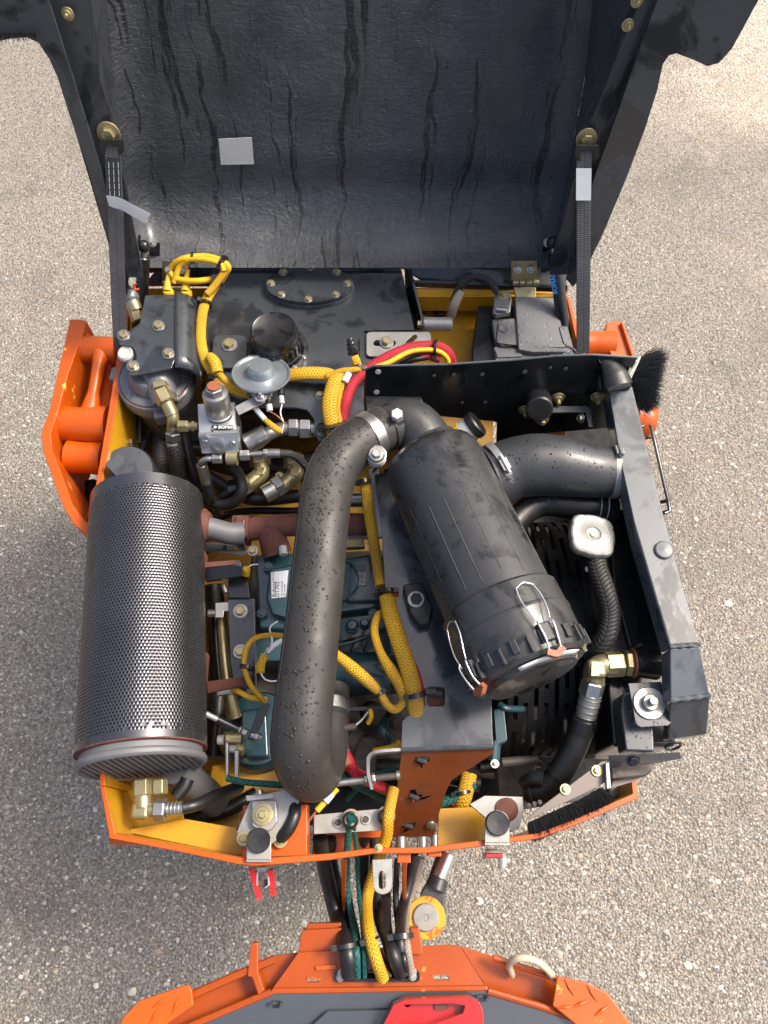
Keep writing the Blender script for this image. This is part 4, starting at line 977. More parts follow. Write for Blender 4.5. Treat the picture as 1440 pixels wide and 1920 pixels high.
# lower block masses
plate([(470, 1040), (740, 1030), (780, 1200), (960, 1300), (945, 1450), (700, 1420), (520, 1430), (452, 1410), (462, 1200)], -.26, .16, 'crankcase', 'block', en, bev=.006)
plate([(484, 1180), (560, 1186), (600, 1152), (722, 1142), (740, 1230), (620, 1240), (470, 1240)], ez - .04, .08, 'cylinder_head', 'teal', en, bev=.004)
plate([(600, 1166), (716, 1150), (724, 1176), (690, 1190), (650, 1198), (600, 1206)], ez - .018, .02, 'injector_rail', 'teal', en, bev=.004)
for px, py, wd in ((628, 1182, 20), (661, 1176, 26), (684, 1171, 20)):
    MB().lathe(P(px, py, ez - .018), UPV, [(S(wd, px, py, ez) / 2, 0), (S(wd, px, py, ez) / 2, .008), (S(wd, px, py, ez) * .36, .011), (S(wd, px, py, ez) * .3, .018), (0, .018)], 20).build('injector_cap', 'teal', en)
hose([(560, 1195, ez), (600, 1212, ez), (650, 1206, ez), (690, 1192, ez - .005), (700, 1176, ez - .01)], 5, 'fuel_line', 'teal', en)
for k in range(5): hose([(610 + k * 24, 1220, ez - .03), (618 + k * 24, 1200, ez - .005), (632 + k * 22, 1196, ez - .01), (640 + k * 22, 1180, ez - .02)], 5, 'fuel_line', 'block', en)
MB().tube([(600, 1262, -.15), (660, 1262, -.15), (730, 1262, -.15), (764, 1262, -.16)], [.040, .041, .041, .036], 28).build('intake_manifold', 'teal', en, ang=50)
plate([(700, 1250), (728, 1248), (734, 1300), (702, 1302)], -.112, .01, 'manifold_pad', 'teal', en)
MB().cyl((608, 1334, -.16), (660, 1330, -.18), .03, seg=24).build('oil_filler_neck', 'block', en)
plate([(600, 1326), (760, 1322), (760, 1330), (600, 1336)], -.12, .006, 'linkage_bar', 'black', en)
for x, y, r in ((660, 1342, 16), (700, 1338, 22), (742, 1352, 18), (675, 1410, 24), (640, 1370, 30)):
    MB().lathe(P(x, y, -.19), V((.2, -.3, 1)), [(r * .001, -.03), (r * .001, .01), (r * .0008, .014), (r * .0005, .014), (r * .0005, .02), (0, .02)], 20).build('pump_boss', 'block', en)
MB().tube([(722, 1350, -.14), (718, 1370, -.12), (728, 1385, -.13), (724, 1404, -.16)], [.008, .012, .010, .007], 12).build('lever', 'teal', en)
MB().cyl((650, 1388, -.19), (672, 1400, -.19), .033, .031, 28, .004).build('starter_nose', 'block', en)
MB().box(P(676, 1420, -.2), .06, .075, .05).build('alternator_bracket', 'block', en, .008)
# left side: teal front cover, dark bracket, belt
MB().lathe(P(482, 1366, -.19), V((0, .15, 1)), [(.075, -.1), (.078, -.01), (.070, .004), (.05, .008), (0, .008)], 32).build('gear_cover', 'teal', en)
plate([(452, 1330), (500, 1326), (505, 1420), (462, 1420), (450, 1400)], -.15, .06, 'front_cover', 'teal', en, bev=.006)
fb = thing('engine_bracket', 'dark angle bracket with two brass coloured bolts between muffler and engine', 'bracket', (452, 1180, -.12))
plate([(427, 1122), (478, 1120), (482, 1290), (440, 1292), (432, 1240)], -.085, .008, 'bracket_plate', 'dark', fb, bev=.003)
plate([(428, 1058), (460, 1056), (470, 1122), (427, 1122)], -.08, .02, 'bracket_neck', 'black', fb, bev=.003)
for y in (1146, 1222): bolt((451, y, -.085), 27, 'b', fb)
al = thing('pulley_housing', 'yellowish cast pulley rim and steel tabs behind the muffler', 'pulley', (425, 1250, -.2))
MB().tube([(414, 1150, -.13), (418, 1200, -.13), (424, 1260, -.13), (434, 1320, -.14), (440, 1345, -.15)], [.008, .010, .011, .013, .014], 14).build('cast_rim', 'brass', al)
MB().tube([(404, 1150, -.15), (407, 1220, -.15), (415, 1300, -.15)], .010, 12).build('back_rim', 'black', al)
for pts in ([(403, 1130), (432, 1128), (432, 1146), (420, 1146), (418, 1158), (403, 1158)], [(406, 1292), (445, 1290), (445, 1298), (412, 1304), (406, 1304)]):
    plate(pts, -.09, .008, 'steel_tab', 'steel', al)
rod((390, 1150, -.10), (406, 1150, -.10), 14, 'bolt_end', 'steel', al); rod((418, 1096, -.08), (424, 1112, -.08), 10, 'bolt_end', 'steel', al)
# labels
def label(poly, h, mt, nm='label'):
    global LBL
    LBL = plate(poly, h, .0006, nm, mt, en, bev=0); return LBL
LZ = ez + .0235
label([(508, 1073), (541, 1069), (536, 1119), (509, 1122)], LZ, 'white', 'paper_label')
yd = V((-1, 0.05, 0)); xd_ = V((.03, 1, 0))
def vt(s, sz, px, py, h, mt): text(s, sz, P(px, py, h + .0003), P(px + .5, py - 30, h) - P(px, py, h), V((-1, 0, 0)), mt, LBL)
vt('Kubota', .0105, 516.5, 1119, LZ, 'ink'); vt('D1703', .0115, 523.5, 1119, LZ, 'ink'); vt('E3B 1G740-0100', .0045, 530, 1118, LZ, 'ink'); vt('SER 7GA4981', .0045, 535, 1118, LZ, 'ink')
vt('PACK 04/21', .0042, 513.5, 1090, LZ, 'ink')
LZ2 = ez + .0135
label([(665, 1059), (684, 1057), (687, 1098), (668, 1101)], LZ2, 'labeldark', 'grey_label'); vt('Kubota', .0095, 685, 1097, LZ2, 'inkw')
for k in range(4): vt('COMPLIES 2.9 kW', .0036, 670 + k * 3, 1098, LZ2, 'inkw')
label([(691, 1044), (699, 1043), (712, 1112), (697, 1115)], LZ2, 'plate', 'black_label')
for k in range(3): vt('IMPORTANT ENGINE INFO', .0040, 699.5 + k * 4, 1112, LZ2 + .0002, 'inkw')
gb = thing('brass_bracket', 'small yellow zinc bracket with two bolts above the valve cover', 'bracket', (665, 1020, -.1))
plate([(645, 1010), (682, 1009), (684, 1024), (646, 1026)], -.10, .02, 'bracket', 'brass', gb); bolt((650, 1016, -.098), 11, 'bb', gb); bolt((674, 1015, -.098), 11, 'bb', gb)
plate([(640, 996), (690, 994), (692, 1008), (642, 1010)], -.11, .01, 'spacer', 'clear', gb)
mp = thing('metal_pipe', 'short silver pipe behind the intake pipe and yellow sleeve', 'pipe', (665, 935, -.12)); rod((645, 938, -.11), (690, 938, -.11), 26, 'pipe', 'steel', mp)

# ============================================================ CENTRAL SUPPORT BRACKET
cb = thing('air_cleaner_bracket', 'long dark grey support plate under the air cleaner with a lower leg, an orange reflection painted on it', 'bracket', (800, 1300, -.15))
cz = -.01
plate([(702, 890), (716, 1000), (722, 1112), (735, 1150), (750, 1190), (793, 1292), (797, 1322), (786, 1338), (764, 1343), (754, 1352), (752, 1402), (924, 1396), (921, 1290), (870, 1180), (790, 1000), (760, 880)], cz, .006, 'top_plate', 'slate', cb, [rrect(800, 1288, 834, 1324, cz, 7)], bev=.001)
MB().tube([P(753, 1400, cz - .010), P(924, 1394, cz - .010)], .0100, 20, smooth=False).build('folded_edge', 'slate', cb)
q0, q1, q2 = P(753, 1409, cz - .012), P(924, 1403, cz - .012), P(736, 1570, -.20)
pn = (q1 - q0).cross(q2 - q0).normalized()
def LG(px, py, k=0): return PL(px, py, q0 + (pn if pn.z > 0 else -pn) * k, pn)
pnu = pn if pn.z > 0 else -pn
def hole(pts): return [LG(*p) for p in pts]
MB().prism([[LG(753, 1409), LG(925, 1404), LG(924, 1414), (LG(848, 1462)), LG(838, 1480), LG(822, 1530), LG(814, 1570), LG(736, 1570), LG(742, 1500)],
            hole([(776, 1420), (806, 1418), (806, 1428), (794, 1432), (790, 1442), (784, 1436), (776, 1428)]), hole([(768, 1482), (778, 1480), (782, 1490), (792, 1490), (790, 1500), (776, 1506), (768, 1496)]), hole([(756, 1545), (780, 1542), (778, 1548), (766, 1556), (756, 1552)])], -pnu * .006).build('lower_leg', 'tinted', cb, .001)
MB().prism([[LG(742, 1530, .001), LG(822, 1532, .001), LG(815, 1569, .001), LG(737, 1569, .001)]], -pnu * .0008).build('bare_foot', 'dark', cb) if 0 else None
MB().lathe(LG(808, 1547, .0005), pnu, [(.010, 0), (.0095, .003), (.005, .005), (0, .0055)], 20).build('dome_rivet', 'steel', cb)
for x, y in ((790, 1426), (776, 1494), (766, 1549)):
    MB().box(LG(x, y, .002), .018, .009, .008, R(-20)).build('tie_block', 'cap', cb, .002)
MB().box(P(816, 1300, cz + .002), .026, .010, .008).build('tie_block', 'cap', cb, .002); MB().box(P(816, 1314, cz - .012), .024, .018, .004).build('rusty_washer', 'rust', cb)
MB().box(P(808, 1297, cz + .003), .022, .012, .010).build('tie_block', 'cap', cb, .002)
for x in (752, 792):
    MB().cyl(P(x, 1568, -.14), P(x, 1595, -.14), S(21, x, 1580, -.14) / 2, seg=24, ch=.001).build('spacer_tube', 'steel', cb)
MB().cyl(P(815, 1566, -.15), P(815, 1590, -.15), S(14, 815, 1580, -.14) / 2, seg=20).build('spacer_tube', 'steel', cb)
# mounting block of the air cleaner
plate([(755, 1096), (790, 1090), (812, 1140), (806, 1168), (786, 1172), (770, 1150)], cz + .03, .03, 'rubber_pad', 'rubber', cb, bev=.003)
bolt((780, 1124, cz + .031), 30, 'g', cb)
# silver arm with rod at the left
sa = thing('throttle_bracket', 'bent zinc arm with a steel rod running left under the intake pipe', 'bracket', (700, 1440, -.1))
MB().ribbon([(752, 1407, -.03), (716, 1410, -.03), (700, 1414, -.035), (692, 1424, -.04), (691, 1450, -.05), (696, 1474, -.06)], V((0, 0, 1)), .030, .005).build('arm', 'steelw', sa, ang=50)
rod((622, 1470, -.06), (684, 1462, -.06), 13, 'ferrule', 'steel', sa); hexfit((683, 1462, -.06), (690, 1461, -.06), 22, 'steel', sa); hexfit((697, 1460, -.06), (704, 1459, -.06), 22, 'steel', sa); rod((704, 1459, -.06), (748, 1454, -.06), 13, 'threaded_rod', 'block', sa)
rod((742, 1454, -.06), (750, 1453, -.06), 18, 'rod_end', 'steel', sa)

# ============================================================ INTAKE PIPE
ip = thing('intake_pipe', 'long bent black rubber intake pipe beaded with water, curving down over the engine', 'pipe', (590, 1150, .0))
IPP = [(752, 795, .075), (722, 803, .085), (690, 818, .095), (655, 842, .105), (628, 876, .11), (613, 920, .115), (606, 975, .118), (597, 1060, .118), (587, 1160, .115), (575, 1270, .108), (566, 1350, .10), (563, 1400, .085), (570, 1437, .045), (585, 1455, -.005), (605, 1440, -.05), (618, 1400, -.08), (622, 1350, -.10), (624, 1320, -.11), (626, 1290, -.12)]
rp_ = .0458
IPR = [rp_ * .93, rp_ * .93, rp_ * .95, rp_ * .98, rp_ * 1.0, rp_ * 1.0, rp_ * .99, rp_ * .99, rp_ * 1.0, rp_ * 1.02, rp_ * 1.04, rp_ * 1.05, rp_ * .98, rp_ * .92, rp_ * .80, rp_ * .72, rp_ * .68, rp_ * .66, rp_ * .66]
pipe = MB().tube(IPP, IPR, 48, sub=7).build('pipe_body', 'pipe', ip, ang=80)
pp_ = smooth_path(IPP, 7); sm = []
for i in range(6, 86):
    d_ = (pp_[i + 1] - pp_[i - 1]).normalized(); up_ = (UPV - d_ * d_.z).normalized(); s_ = d_.cross(up_); tt = i / (len(pp_) - 1) * (len(IPR) - 1); kk = int(tt); r_ = IPR[kk] + (IPR[min(kk + 1, len(IPR) - 1)] - IPR[kk]) * (tt - kk)
    sm.append(pp_[i] + (up_ * .50 + s_ * .866) * (r_ - .0002))
MB().tube(sm, .0011, 6, smooth=False).build('mould_seam', 'pipe', ip, ang=80)
def beads(path, rad, count, parent, a_c, a_w, smin=.0009, smax=.0034, tmin=0, tmax=1, sub=7):
    pp = smooth_path(path, sub); b_ = MB()
    for _ in range(count):
        t = random.uniform(tmin, tmax) * (len(pp) - 2); i = int(t); p = pp[i].lerp(pp[i + 1], t - i); d = (pp[i + 1] - pp[i]).normalized()
        up = (UPV - d * d.z).normalized(); sdv = d.cross(up)
        tt = t / (len(pp) - 1) * (len(rad) - 1); kk = min(int(tt), len(rad) - 2); r_ = rad[kk] + (rad[kk + 1] - rad[kk]) * (tt - kk)
        a = random.gauss(a_c, a_w); nrm = up * math.cos(a) + sdv * math.sin(a)
        s_ = smin + (smax - smin) * random.random() ** 3.2; q = p + nrm * (r_ + s_ * .02)
        # flattened little dome, slightly stretched
        xx = (d * math.cos(a * 3) + nrm.cross(d) * math.sin(a * 3)); yy = nrm.cross(xx); e1, e2 = random.uniform(.8, 1.5), random.uniform(.7, 1.1)
        vs = []; 
        for rr_, hh in ((1, 0), (.92, .38), (.55, .68)):
            for k in range(8):
                an = math.pi * k / 4; vs.append(q + xx * math.cos(an) * rr_ * s_ * e1 + yy * math.sin(an) * rr_ * s_ * e2 + nrm * hh * s_ * .62)
        vs.append(q + nrm * s_ * .48); fs = []
        for l_ in range(2):
            for k in range(8): fs.append((l_ * 8 + k, l_ * 8 + (k + 1) % 8, l_ * 8 + 8 + (k + 1) % 8, l_ * 8 + 8 + k))
        for k in range(8): fs.append((16 + k, 16 + (k + 1) % 8, 24))
        fs.append(tuple(reversed(range(8))))
        b_.add(vs, fs)
    o = b_.build('water_beads', 'water', parent, ang=180); o['kind'] = 'stuff'; return o
def band(c_, ax, r_, w_, nm, mt, parent, th=.0016):
    return MB().lathe(Q(c_) - ax.normalized() * w_ / 2, ax, [(r_, 0), (r_ + th, 0), (r_ + th, w_), (r_, w_)], 48).build(nm, mt, parent)
pc = P(692, 818, .094); ax = P(722, 803, .085) - P(660, 838, .104)
band(pc, ax, rp_ * .965, .021, 'hose_clamp', 'steel', ip)
MB().cyl(P(705, 850, .125), P(707, 862, .10), .016, seg=24, ch=.002).build('clamp_spring', 'steel', ip)
bolt(P(706, 851, .128), .026, 's', ip, V((0, -.2, 1)))
for k in range(3): MB().torus(P(706, 853 + k * 3, .120 - k * .008), V((0, -.2, 1)), .0165, .002, 24, 6).build('spring_washer', 'steel', ip)
band(P(620, 1328, -.085), P(622, 1350, -.10) - P(624, 1300, -.115), rp_ * .72, .022, 'hose_clamp', 'steel', ip)

# ============================================================ AIR CLEANER
ac = thing('air_cleaner', 'large black cylindrical air cleaner lying diagonally, wet with rain, wire latches at its lower end', 'air filter', (890, 1040, .0))
A, B = P(812, 868, .085), P(951, 1166, .115); ax = (B - A).normalized(); La = (B - A).length; ra = .092
MB().lathe(A, ax, [(.05, -.024), (ra * .78, -.020), (ra * .93, -.010), (ra * .985, .004), (ra, .018), (ra * 1.02, La * .5), (ra * 1.03, La - .03), (ra * 1.03, La - .028)], 64).build('body', 'plastic', ac, ang=40)
nrib = V((0, 0, 1)); nrib = (nrib - ax * nrib.dot(ax)).normalized(); srib = ax.cross(nrib)
for a in (-62, -38, -20, 2, 24, 44, 62):
    d = nrib * math.cos(R(a)) - srib * math.sin(R(a)); f0, f1 = random.uniform(.28, .4), random.uniform(.82, .92)
    MB().tube([A + ax * La * f0 + d * ra * 1.013, A + ax * La * f1 + d * ra * 1.026], .0010, 5, smooth=False).build('mould_rib', 'plastic', ac)
# end cover
r2 = ra * 1.075
MB().lathe(A, ax, [(r2 * 1.0, La - .034), (r2 * 1.03, La - .030), (r2 * 1.035, La + .012), (r2 * 1.05, La + .014), (r2 * 1.055, La + .018), (r2 * 1.04, La + .022), (r2 * 1.03, La + .07), (r2 * .99, La + .088), (r2 * .92, La + .094), (r2 * .80, La + .095), (r2 * .76, La + .103), (.02, La + .105)], 64).build('end_cover', 'plastic', ac, ang=25)
for k in range(28):
    a = R(k * 360 / 28 + 5); d = nrib * math.cos(a) + srib * math.sin(a); w_ = ax.cross(d)
    if k % 2 == 0: MB().box(A + ax * (La + .075) + d * (r2 * 1.01), .005, .026, .014, m3=Matrix((w_, ax, d)).transposed()).build('cover_rib', 'plastic', ac, .0015)
    else: MB().box(A + ax * (La + .070) + d * (r2 * 1.022), .011, .022, .010, m3=Matrix((w_, ax, d)).transposed()).build('cover_notch', 'plastic', ac, .0015)
# white strip label on cover face, half seen
b_ = MB(); vs = []
for i in range(13):
    a = R(112 + 62 * i / 12); d = nrib * math.cos(a) + srib * math.sin(a)
    d = nrib * math.cos(a) + srib * math.sin(a)
    vs += [A + ax * (La + .1045) + d * r2 * .80, A + ax * (La + .1075) + d * r2 * .62]
# choose direction facing the camera bottom
vs2 = []
dc = (V((0, -1, .0)) - ax * V((0, -1, 0)).dot(ax)).normalized(); up2 = nrib
for i in range(13):
    a = R(-50 + 74 * i / 12); d = nrib * math.cos(a) + srib * math.sin(a)
    vs2 += [A + ax * (La + .0975) + d * r2 * .925, A + ax * (La + .1005) + d * r2 * .80]
o = MB().add(vs2, [(2 * i, 2 * i + 1, 2 * i + 3, 2 * i + 2) for i in range(12)]).build('ring_label', 'white', ac, ang=60); md = o.modifiers.new('s', 'SOLIDIFY'); md.thickness = .0006
# outlet neck at the top left, with white bolt
MB().tube([(806, 850, .06), (790, 815, .072), (772, 795, .078), (748, 794, .078), (722, 805, .085)], [.055, .050, .047, .045, .044], 40).build('outlet_neck', 'plastic', ac, ang=60)
MB().lathe(P(800, 830, .065), P(790, 812, .07) - P(806, 850, .06), [(.058, -.006), (.0595, 0), (.055, .008)], 40).build('neck_ring', 'plastic', ac)
MB().hex(P(745, 783, .125), P(744, 775, .145), .0115).build('white_bolt', 'clear', ac, .0008)
MB().cyl(P(745, 784, .118), P(745, 782, .127), .015, seg=24).build('bolt_boss', 'cap', ac)
MB().prism([[P(705, 868, .06), P(698, 885, .07), P(712, 870, .09), P(722, 860, .09)]], V((0, 0, -.01))).build('lug', 'plastic', ac, .001)
# side inlet flange
fa_ = P(955, 935, .07) - P(905, 860, .07)
sn = (V((1, .42, .0))).normalized()
fc_ = P(922, 898, .055)
MB().lathe(fc_ - sn * .03, sn, [(.066, 0), (.066, .018), (.072, .020), (.072, .024), (.060, .028)], 48).build('inlet_flange', 'plastic', ac)
# latches
def latch(a_deg, lab_):
    a = R(a_deg); d = nrib * math.cos(a) + srib * math.sin(a); w_ = ax.cross(d)
    def L_(t, k, s_): return A + ax * (La + t) + d * (r2 * 1.04 + k) + w_ * s_
    lt = MB().tube([L_(-.012, .003, -.015), L_(-.018, .004, .0), L_(-.012, .004, .015)], .0012, 8).build('wire_latch', 'wire', ac, ang=80)
    for s_ in (-1, 1): MB().tube([L_(-.012, .003, s_ * .015), L_(.01, .006, s_ * .018), L_(.035, .010, s_ * .015), L_(.058, .010, s_ * .009)], .0012, 8).build('latch_wire', 'wire', ac, ang=80)
    for s_ in (-1, 1): MB().tube([L_(.05, .010, s_ * .011), L_(.058, .013, s_ * .012), L_(.080, .010, s_ * .010), L_(.100, .001, s_ * .010)], .0017, 8).build('latch_hook', 'wire', ac, ang=80)
    MB().ribbon([L_(.096, .001, -.014), L_(.103, .001, 0), L_(.096, .001, .014)], d, .008, .010).build('rubber_grip', 'copper', ac, ang=50)
    MB().box(L_(.066, .001, 0), .022, .03, .012, m3=Matrix((w_, ax, d)).transposed()).build('catch_block', 'plastic', ac, .003)
latch(-12, ''); 0; latch(66, '')

# ============================================================ RIGHT ELBOW HOSES
eh = thing('air_elbow_hose', 'thick matt black rubber elbow hose clamped to the right side of the air cleaner', 'hose', (1040, 880, .0))
EP = [fc_ - sn * .004, P(958, 880, .06), P(1000, 872, .065), P(1050, 874, .065), P(1100, 882, .06), P(1140, 886, .05), P(1168, 888, .05)]
re_ = .0475
EPR = [.057, .0575, .059, .0575, .051, .0485, .0485]
MB().tube(EP, EPR, 44, sub=7).build('hose_body', 'elbowr', eh, ang=80)
MB().tube([P(1078, 880, .062), P(1084, 881, .062)], .0505, 40, smooth=False).build('moulded_bead', 'elbowr', eh)
def wclamp(c_, ax, r_, ang_deg):
    ax = ax.normalized(); band(c_, ax, r_, .013, 'hose_clamp', 'steelw', eh, .0014)
    x, y = frame(ax); up = (UPV - ax * ax.z).normalized(); sd_ = ax.cross(up)
    for k in range(22):
        a = R(ang_deg + 10 + k * 3.4); d = up * math.cos(a) + sd_ * math.sin(a); w_ = ax.cross(d)
        MB().box(Q(c_) + d * (r_ + .0016), .0015, .008, .0012, m3=Matrix((w_, ax, d)).transposed()).build('clamp_thread', 'steel', eh)
    a = R(ang_deg); d = up * math.cos(a) + sd_ * math.sin(a); w_ = ax.cross(d)
    MB().box(Q(c_) + d * (r_ + .004), .024, .016, .008, m3=Matrix((w_, ax, d)).transposed()).build('clamp_housing', 'steelw', eh, .002)
    MB().cyl(Q(c_) + d * (r_ + .006) - w_ * .018, Q(c_) + d * (r_ + .006) + w_ * .018, .0045, seg=12).build('clamp_screw', 'steel', eh)
wclamp(P(938, 885, .058), P(958, 880, .06) - fc_, .0575, 12)
wclamp(P(1150, 886, .05), P(1168, 888, .05) - P(1130, 886, .05), .048, -25)
e2 = hose([(955, 990, .0), (985, 958, .0), (1020, 942, .0), (1065, 946, .0), (1110, 950, .0), (1150, 955, -.01)], 52, 'coolant_hose', 'rubber', None, 'lower black moulded hose with pale ring marks below the elbow hose', 'hose')
for x in (1122, 1136): band(P(x, 951, 0), V((1, -.1, 0)), S(26, x, 950, 0) + .0006, .0012, 'ring_mark', 'inkw', e2, .0003)
t2 = text('22 649 032', .014, P(1046, 938, .028) , V((-1, 0.12, 0)), V((0, -1, 0)), 'labeldark', e2)

# ============================================================ RADIATOR, CAP, FAN GUARD
rd = thing('radiator', 'black radiator with slotted fan guard and deep shroud at the right of the bay', 'radiator', (1120, 1150, -.2))
plate([(1110, 955), (1190, 950), (1256, 1200), (1270, 1400), (1150, 1400), (1130, 1200)], -.05, .20, 'tank_shell', 'black', rd, bev=.008)
plate([(1142, 985), (1166, 985), (1205, 1210), (1180, 1215), (1150, 1100)], -.035, .03, 'shroud_step', 'black', rd, bev=.004)
# slotted guard: long bars with cross links (slots are gaps)
bx = [962, 983, 1003, 1022, 1040, 1057, 1073, 1088, 1102]
gyc = (P(1040, 955, -.1).y + P(1040, 1392, -.1).y) / 2; gR = (P(1040, 955, -.1).y - P(1040, 1392, -.1).y) / 2 + .012
gx0, gx1 = P(948, 1180, -.06).x, P(1118, 1180, -.06).x; GT = -.045; NB = 9; gst = (gx1 - gx0) / NB
def gp(x, a, k=0): return V((x, gyc + (gR + k) * math.cos(a), RIM + GT - gR * .72 + (gR * .72 + k) * math.sin(a)))
def gstrip(x_a, x_b, a_0, a_1, nm, n_=24, k=0):
    vs = []
    for q in range(n_ + 1):
        a = a_0 + (a_1 - a_0) * q / n_; vs += [gp(x_a, a, k), gp(x_b, a, k), gp(x_b, a, k - .004), gp(x_a, a, k - .004)]
    fs = []
    for q in range(n_):
        o = q * 4
        for e_ in range(4): fs.append((o + e_, o + (e_ + 1) % 4, o + 4 + (e_ + 1) % 4, o + 4 + e_))
    fs += [(3, 2, 1, 0), (n_ * 4, n_ * 4 + 1, n_ * 4 + 2, n_ * 4 + 3)]
    o = MB().add(vs, fs); o.fixn = True; return o.build(nm, 'guard', rd, ang=40)
for i in range(NB): gstrip(gx0 + i * gst, gx0 + i * gst + gst * .56, R(-12), R(192), 'guard_bar')
for i in range(NB - 1):
    for a in range(6 + (i % 2) * 17, 186, 34): gstrip(gx0 + i * gst + gst * .54, gx0 + (i + 1) * gst + .0005, R(a), R(a + 7), 'guard_link', 3, -.0004)
gstrip(gx1 - gst * .42, gx1 + .012, R(-14), R(194), 'guard_rim', 30, .003)
plate([(930, 940), (1130, 950), (1165, 1400), (975, 1402)], -.19, .01, 'fan_cover_back', 'black', rd)
MB().cyl(V((gx0 - .01, gyc, RIM + GT - .15)), V((gx1, gyc, RIM + GT - .15)), gR * .62, seg=32).build('fan_drum', 'guard', rd)
rc = thing('coolant_cap', 'square pressed silver radiator cap with rounded lobes and raised centre', 'cap', (1112, 1002, .0))
cc = P(1112, 1002, .055); f = S(1, 1112, 1002, .055); vs = []; b_ = MB(); sg = 64
def lob(a): 
    b0 = a + R(8); m_ = b0 % (math.pi / 2); q = 44 / (abs(math.cos(b0)) ** 3.2 + abs(math.sin(b0)) ** 3.2) ** (1 / 3.2) * (1 - .04 * math.exp(-((m_ - .38) / .13) ** 2) - .04 * math.exp(-((m_ - 1.19) / .13) ** 2)); return q * f
tilt_ = V((.12, .10, 1)).normalized(); xx, yy = V((1, 0, -.12)).normalized(), V((0, 1, -.1)).normalized()
prof = [(.96, -.016), (1.0, -.012), (1.0, -.004), (.95, .0), (.88, .0015), (.80, .001)]
for k_, z_ in prof:
    for j in range(sg):
        a = 2 * math.pi * j / sg; r = lob(a) * k_; vs.append(cc + xx * math.cos(a) * r + yy * math.sin(a) * r + tilt_ * z_)
for k_, z_ in ((.5, .0015), (.32, .0035), (.29, .002), (.22, .001), (.0, .001)):
    for j in range(sg):
        a = 2 * math.pi * j / sg; r = 46 * f * k_; vs.append(cc + xx * math.cos(a) * r + yy * math.sin(a) * r + tilt_ * z_)
fs = []
for i in range(len(prof) + 4):
    for j in range(sg): a, b2 = i * sg + j, i * sg + (j + 1) % sg; fs.append((a, b2, b2 + sg, a + sg))
b_.add(vs, fs); MT['capm'] = mat('speckled_pressed_steel', (.28, .285, .265), .5, .45, .1, .10, 30, .12, 200, .001, chip=(.15, .15, .13), cs=240, ct=(.62, .66), dirt=(.3, .3, .27), ds=20, dt=(.6, .8))
b_.build('cap_shell', 'capm', rc, ang=30)
MB().cyl(cc + tilt_ * .0012, cc + tilt_ * .0035, .0062, seg=20).build('centre_rivet', 'brass', rc)
MB().cyl(cc - tilt_ * .035, cc - tilt_ * .010, .034, seg=32).build('filler_neck', 'black', rc)
for k in range(40):
    a = 2 * math.pi * k / 40; MB().box(cc + xx * math.cos(a) * 30 * f + yy * math.sin(a) * 30 * f + tilt_ * .0017, .0012, .003, .0012, a).build('embossed_mark', 'labelgrey', rc) if k % 5 else None
oh = thing('overflow_hose', 'ribbed black hose with steel clamp hanging from the radiator neck', 'hose', (1135, 1150, .0))
MB().tube([(1118, 1046, .03), (1120, 1066, .03), (1135, 1110, .03), (1144, 1150, .02), (1138, 1190, .01), (1122, 1212, -.01), (1108, 1226, -.04)], S(40, 1140, 1130, .03) / 2, 20).build('hose_body', 'bbraid', oh)
band(P(1119, 1060, .03), P(1124, 1080, .03) - P(1118, 1046, .03), S(34, 1119, 1060, .03) / 2 + .0005, .012, 'hose_clamp', 'steelw', oh)
bolt(P(1103, 1067, .03), .012, 's', oh, V((-.4, -.3, .8)))

# elbow fitting and big hose bottom right
be = thing('hydraulic_elbow', 'brass coloured elbow with two hex nuts joined to the black shroud on the right', 'pipe fitting', (1130, 1250, -.02))
z = .0
MB().tube([(1152, 1247, z), (1128, 1248, z), (1116, 1256, z - .005), (1113, 1276, z - .02)], .0195, 20).build('elbow', 'brass', be)
MB().box(P(1116, 1256, z + .002), .034, .034, .036).build('elbow_body', 'brass', be, .009)
plate([(1108, 1248), (1125, 1248), (1124, 1268), (1108, 1268)], z + .021, .004, 'cast_pad', 'brass', be)
hexfit((1134, 1246, z), (1168, 1244, z), 50, 'brass', be); hexfit((1170, 1243, z), (1184, 1243, z), 50, 'brass', be)
MB().lathe(P(1184, 1243, z), V((1, 0, 0)), [(.022, 0), (.026, .001), (.026, .004), (.02, .004)], 24).build('washer', 'copper', be)
MB().cyl((1184, 1243, z), (1230, 1243, z - .01), .024, .030, 24, .003).build('shroud_port', 'black', be)
hexfit((1113, 1276, z - .018), (1106, 1304, z - .035), 46, 'steel', be)
for k in range(1): MB().cyl(P(1108, 1300, z - .032), P(1097, 1348, z - .06), .0195, .018, 24, .001).build('crimp_sleeve', 'steelw', be)
for k in range(4): MB().torus(P(1106.5 - k * 2.6, 1308 + k * 11, z - .037 - k * .006), P(1097, 1348, z - .06) - P(1108, 1300, z - .032), .0197, .0009, 24, 6).build('crimp_ring', 'steel', be)
plate([(1106, 1272), (1118, 1272), (1118, 1280), (1106, 1280)], z + .0, .01, 'tie_block', 'cap', be)
bhp = MB().tube([(1098, 1342, -.055), (1090, 1370, -.07), (1070, 1415, -.09), (1045, 1455, -.11), (1020, 1480, -.13), (990, 1484, -.15)], [.021, .0225, .023, .022, .021, .021], 22).build('hydraulic_hose', 'rubber', ang=60); tag(bhp, 'fat black hose curving down left from the silver crimp sleeve toward the rear wall', 'hose')
MB().cyl(P(1097, 1346, -.056), P(1090, 1374, -.072), .0235, .0238, 24, .001).build('outer_wrap', 'cap', bhp)
for p, q in (((1048, 1450, -.108), (1036, 1464, -.12)), ((1004, 1484, -.14), (996, 1484, -.146))): tie(P(*p), P(*p) - P(*q), .0225, bhp)
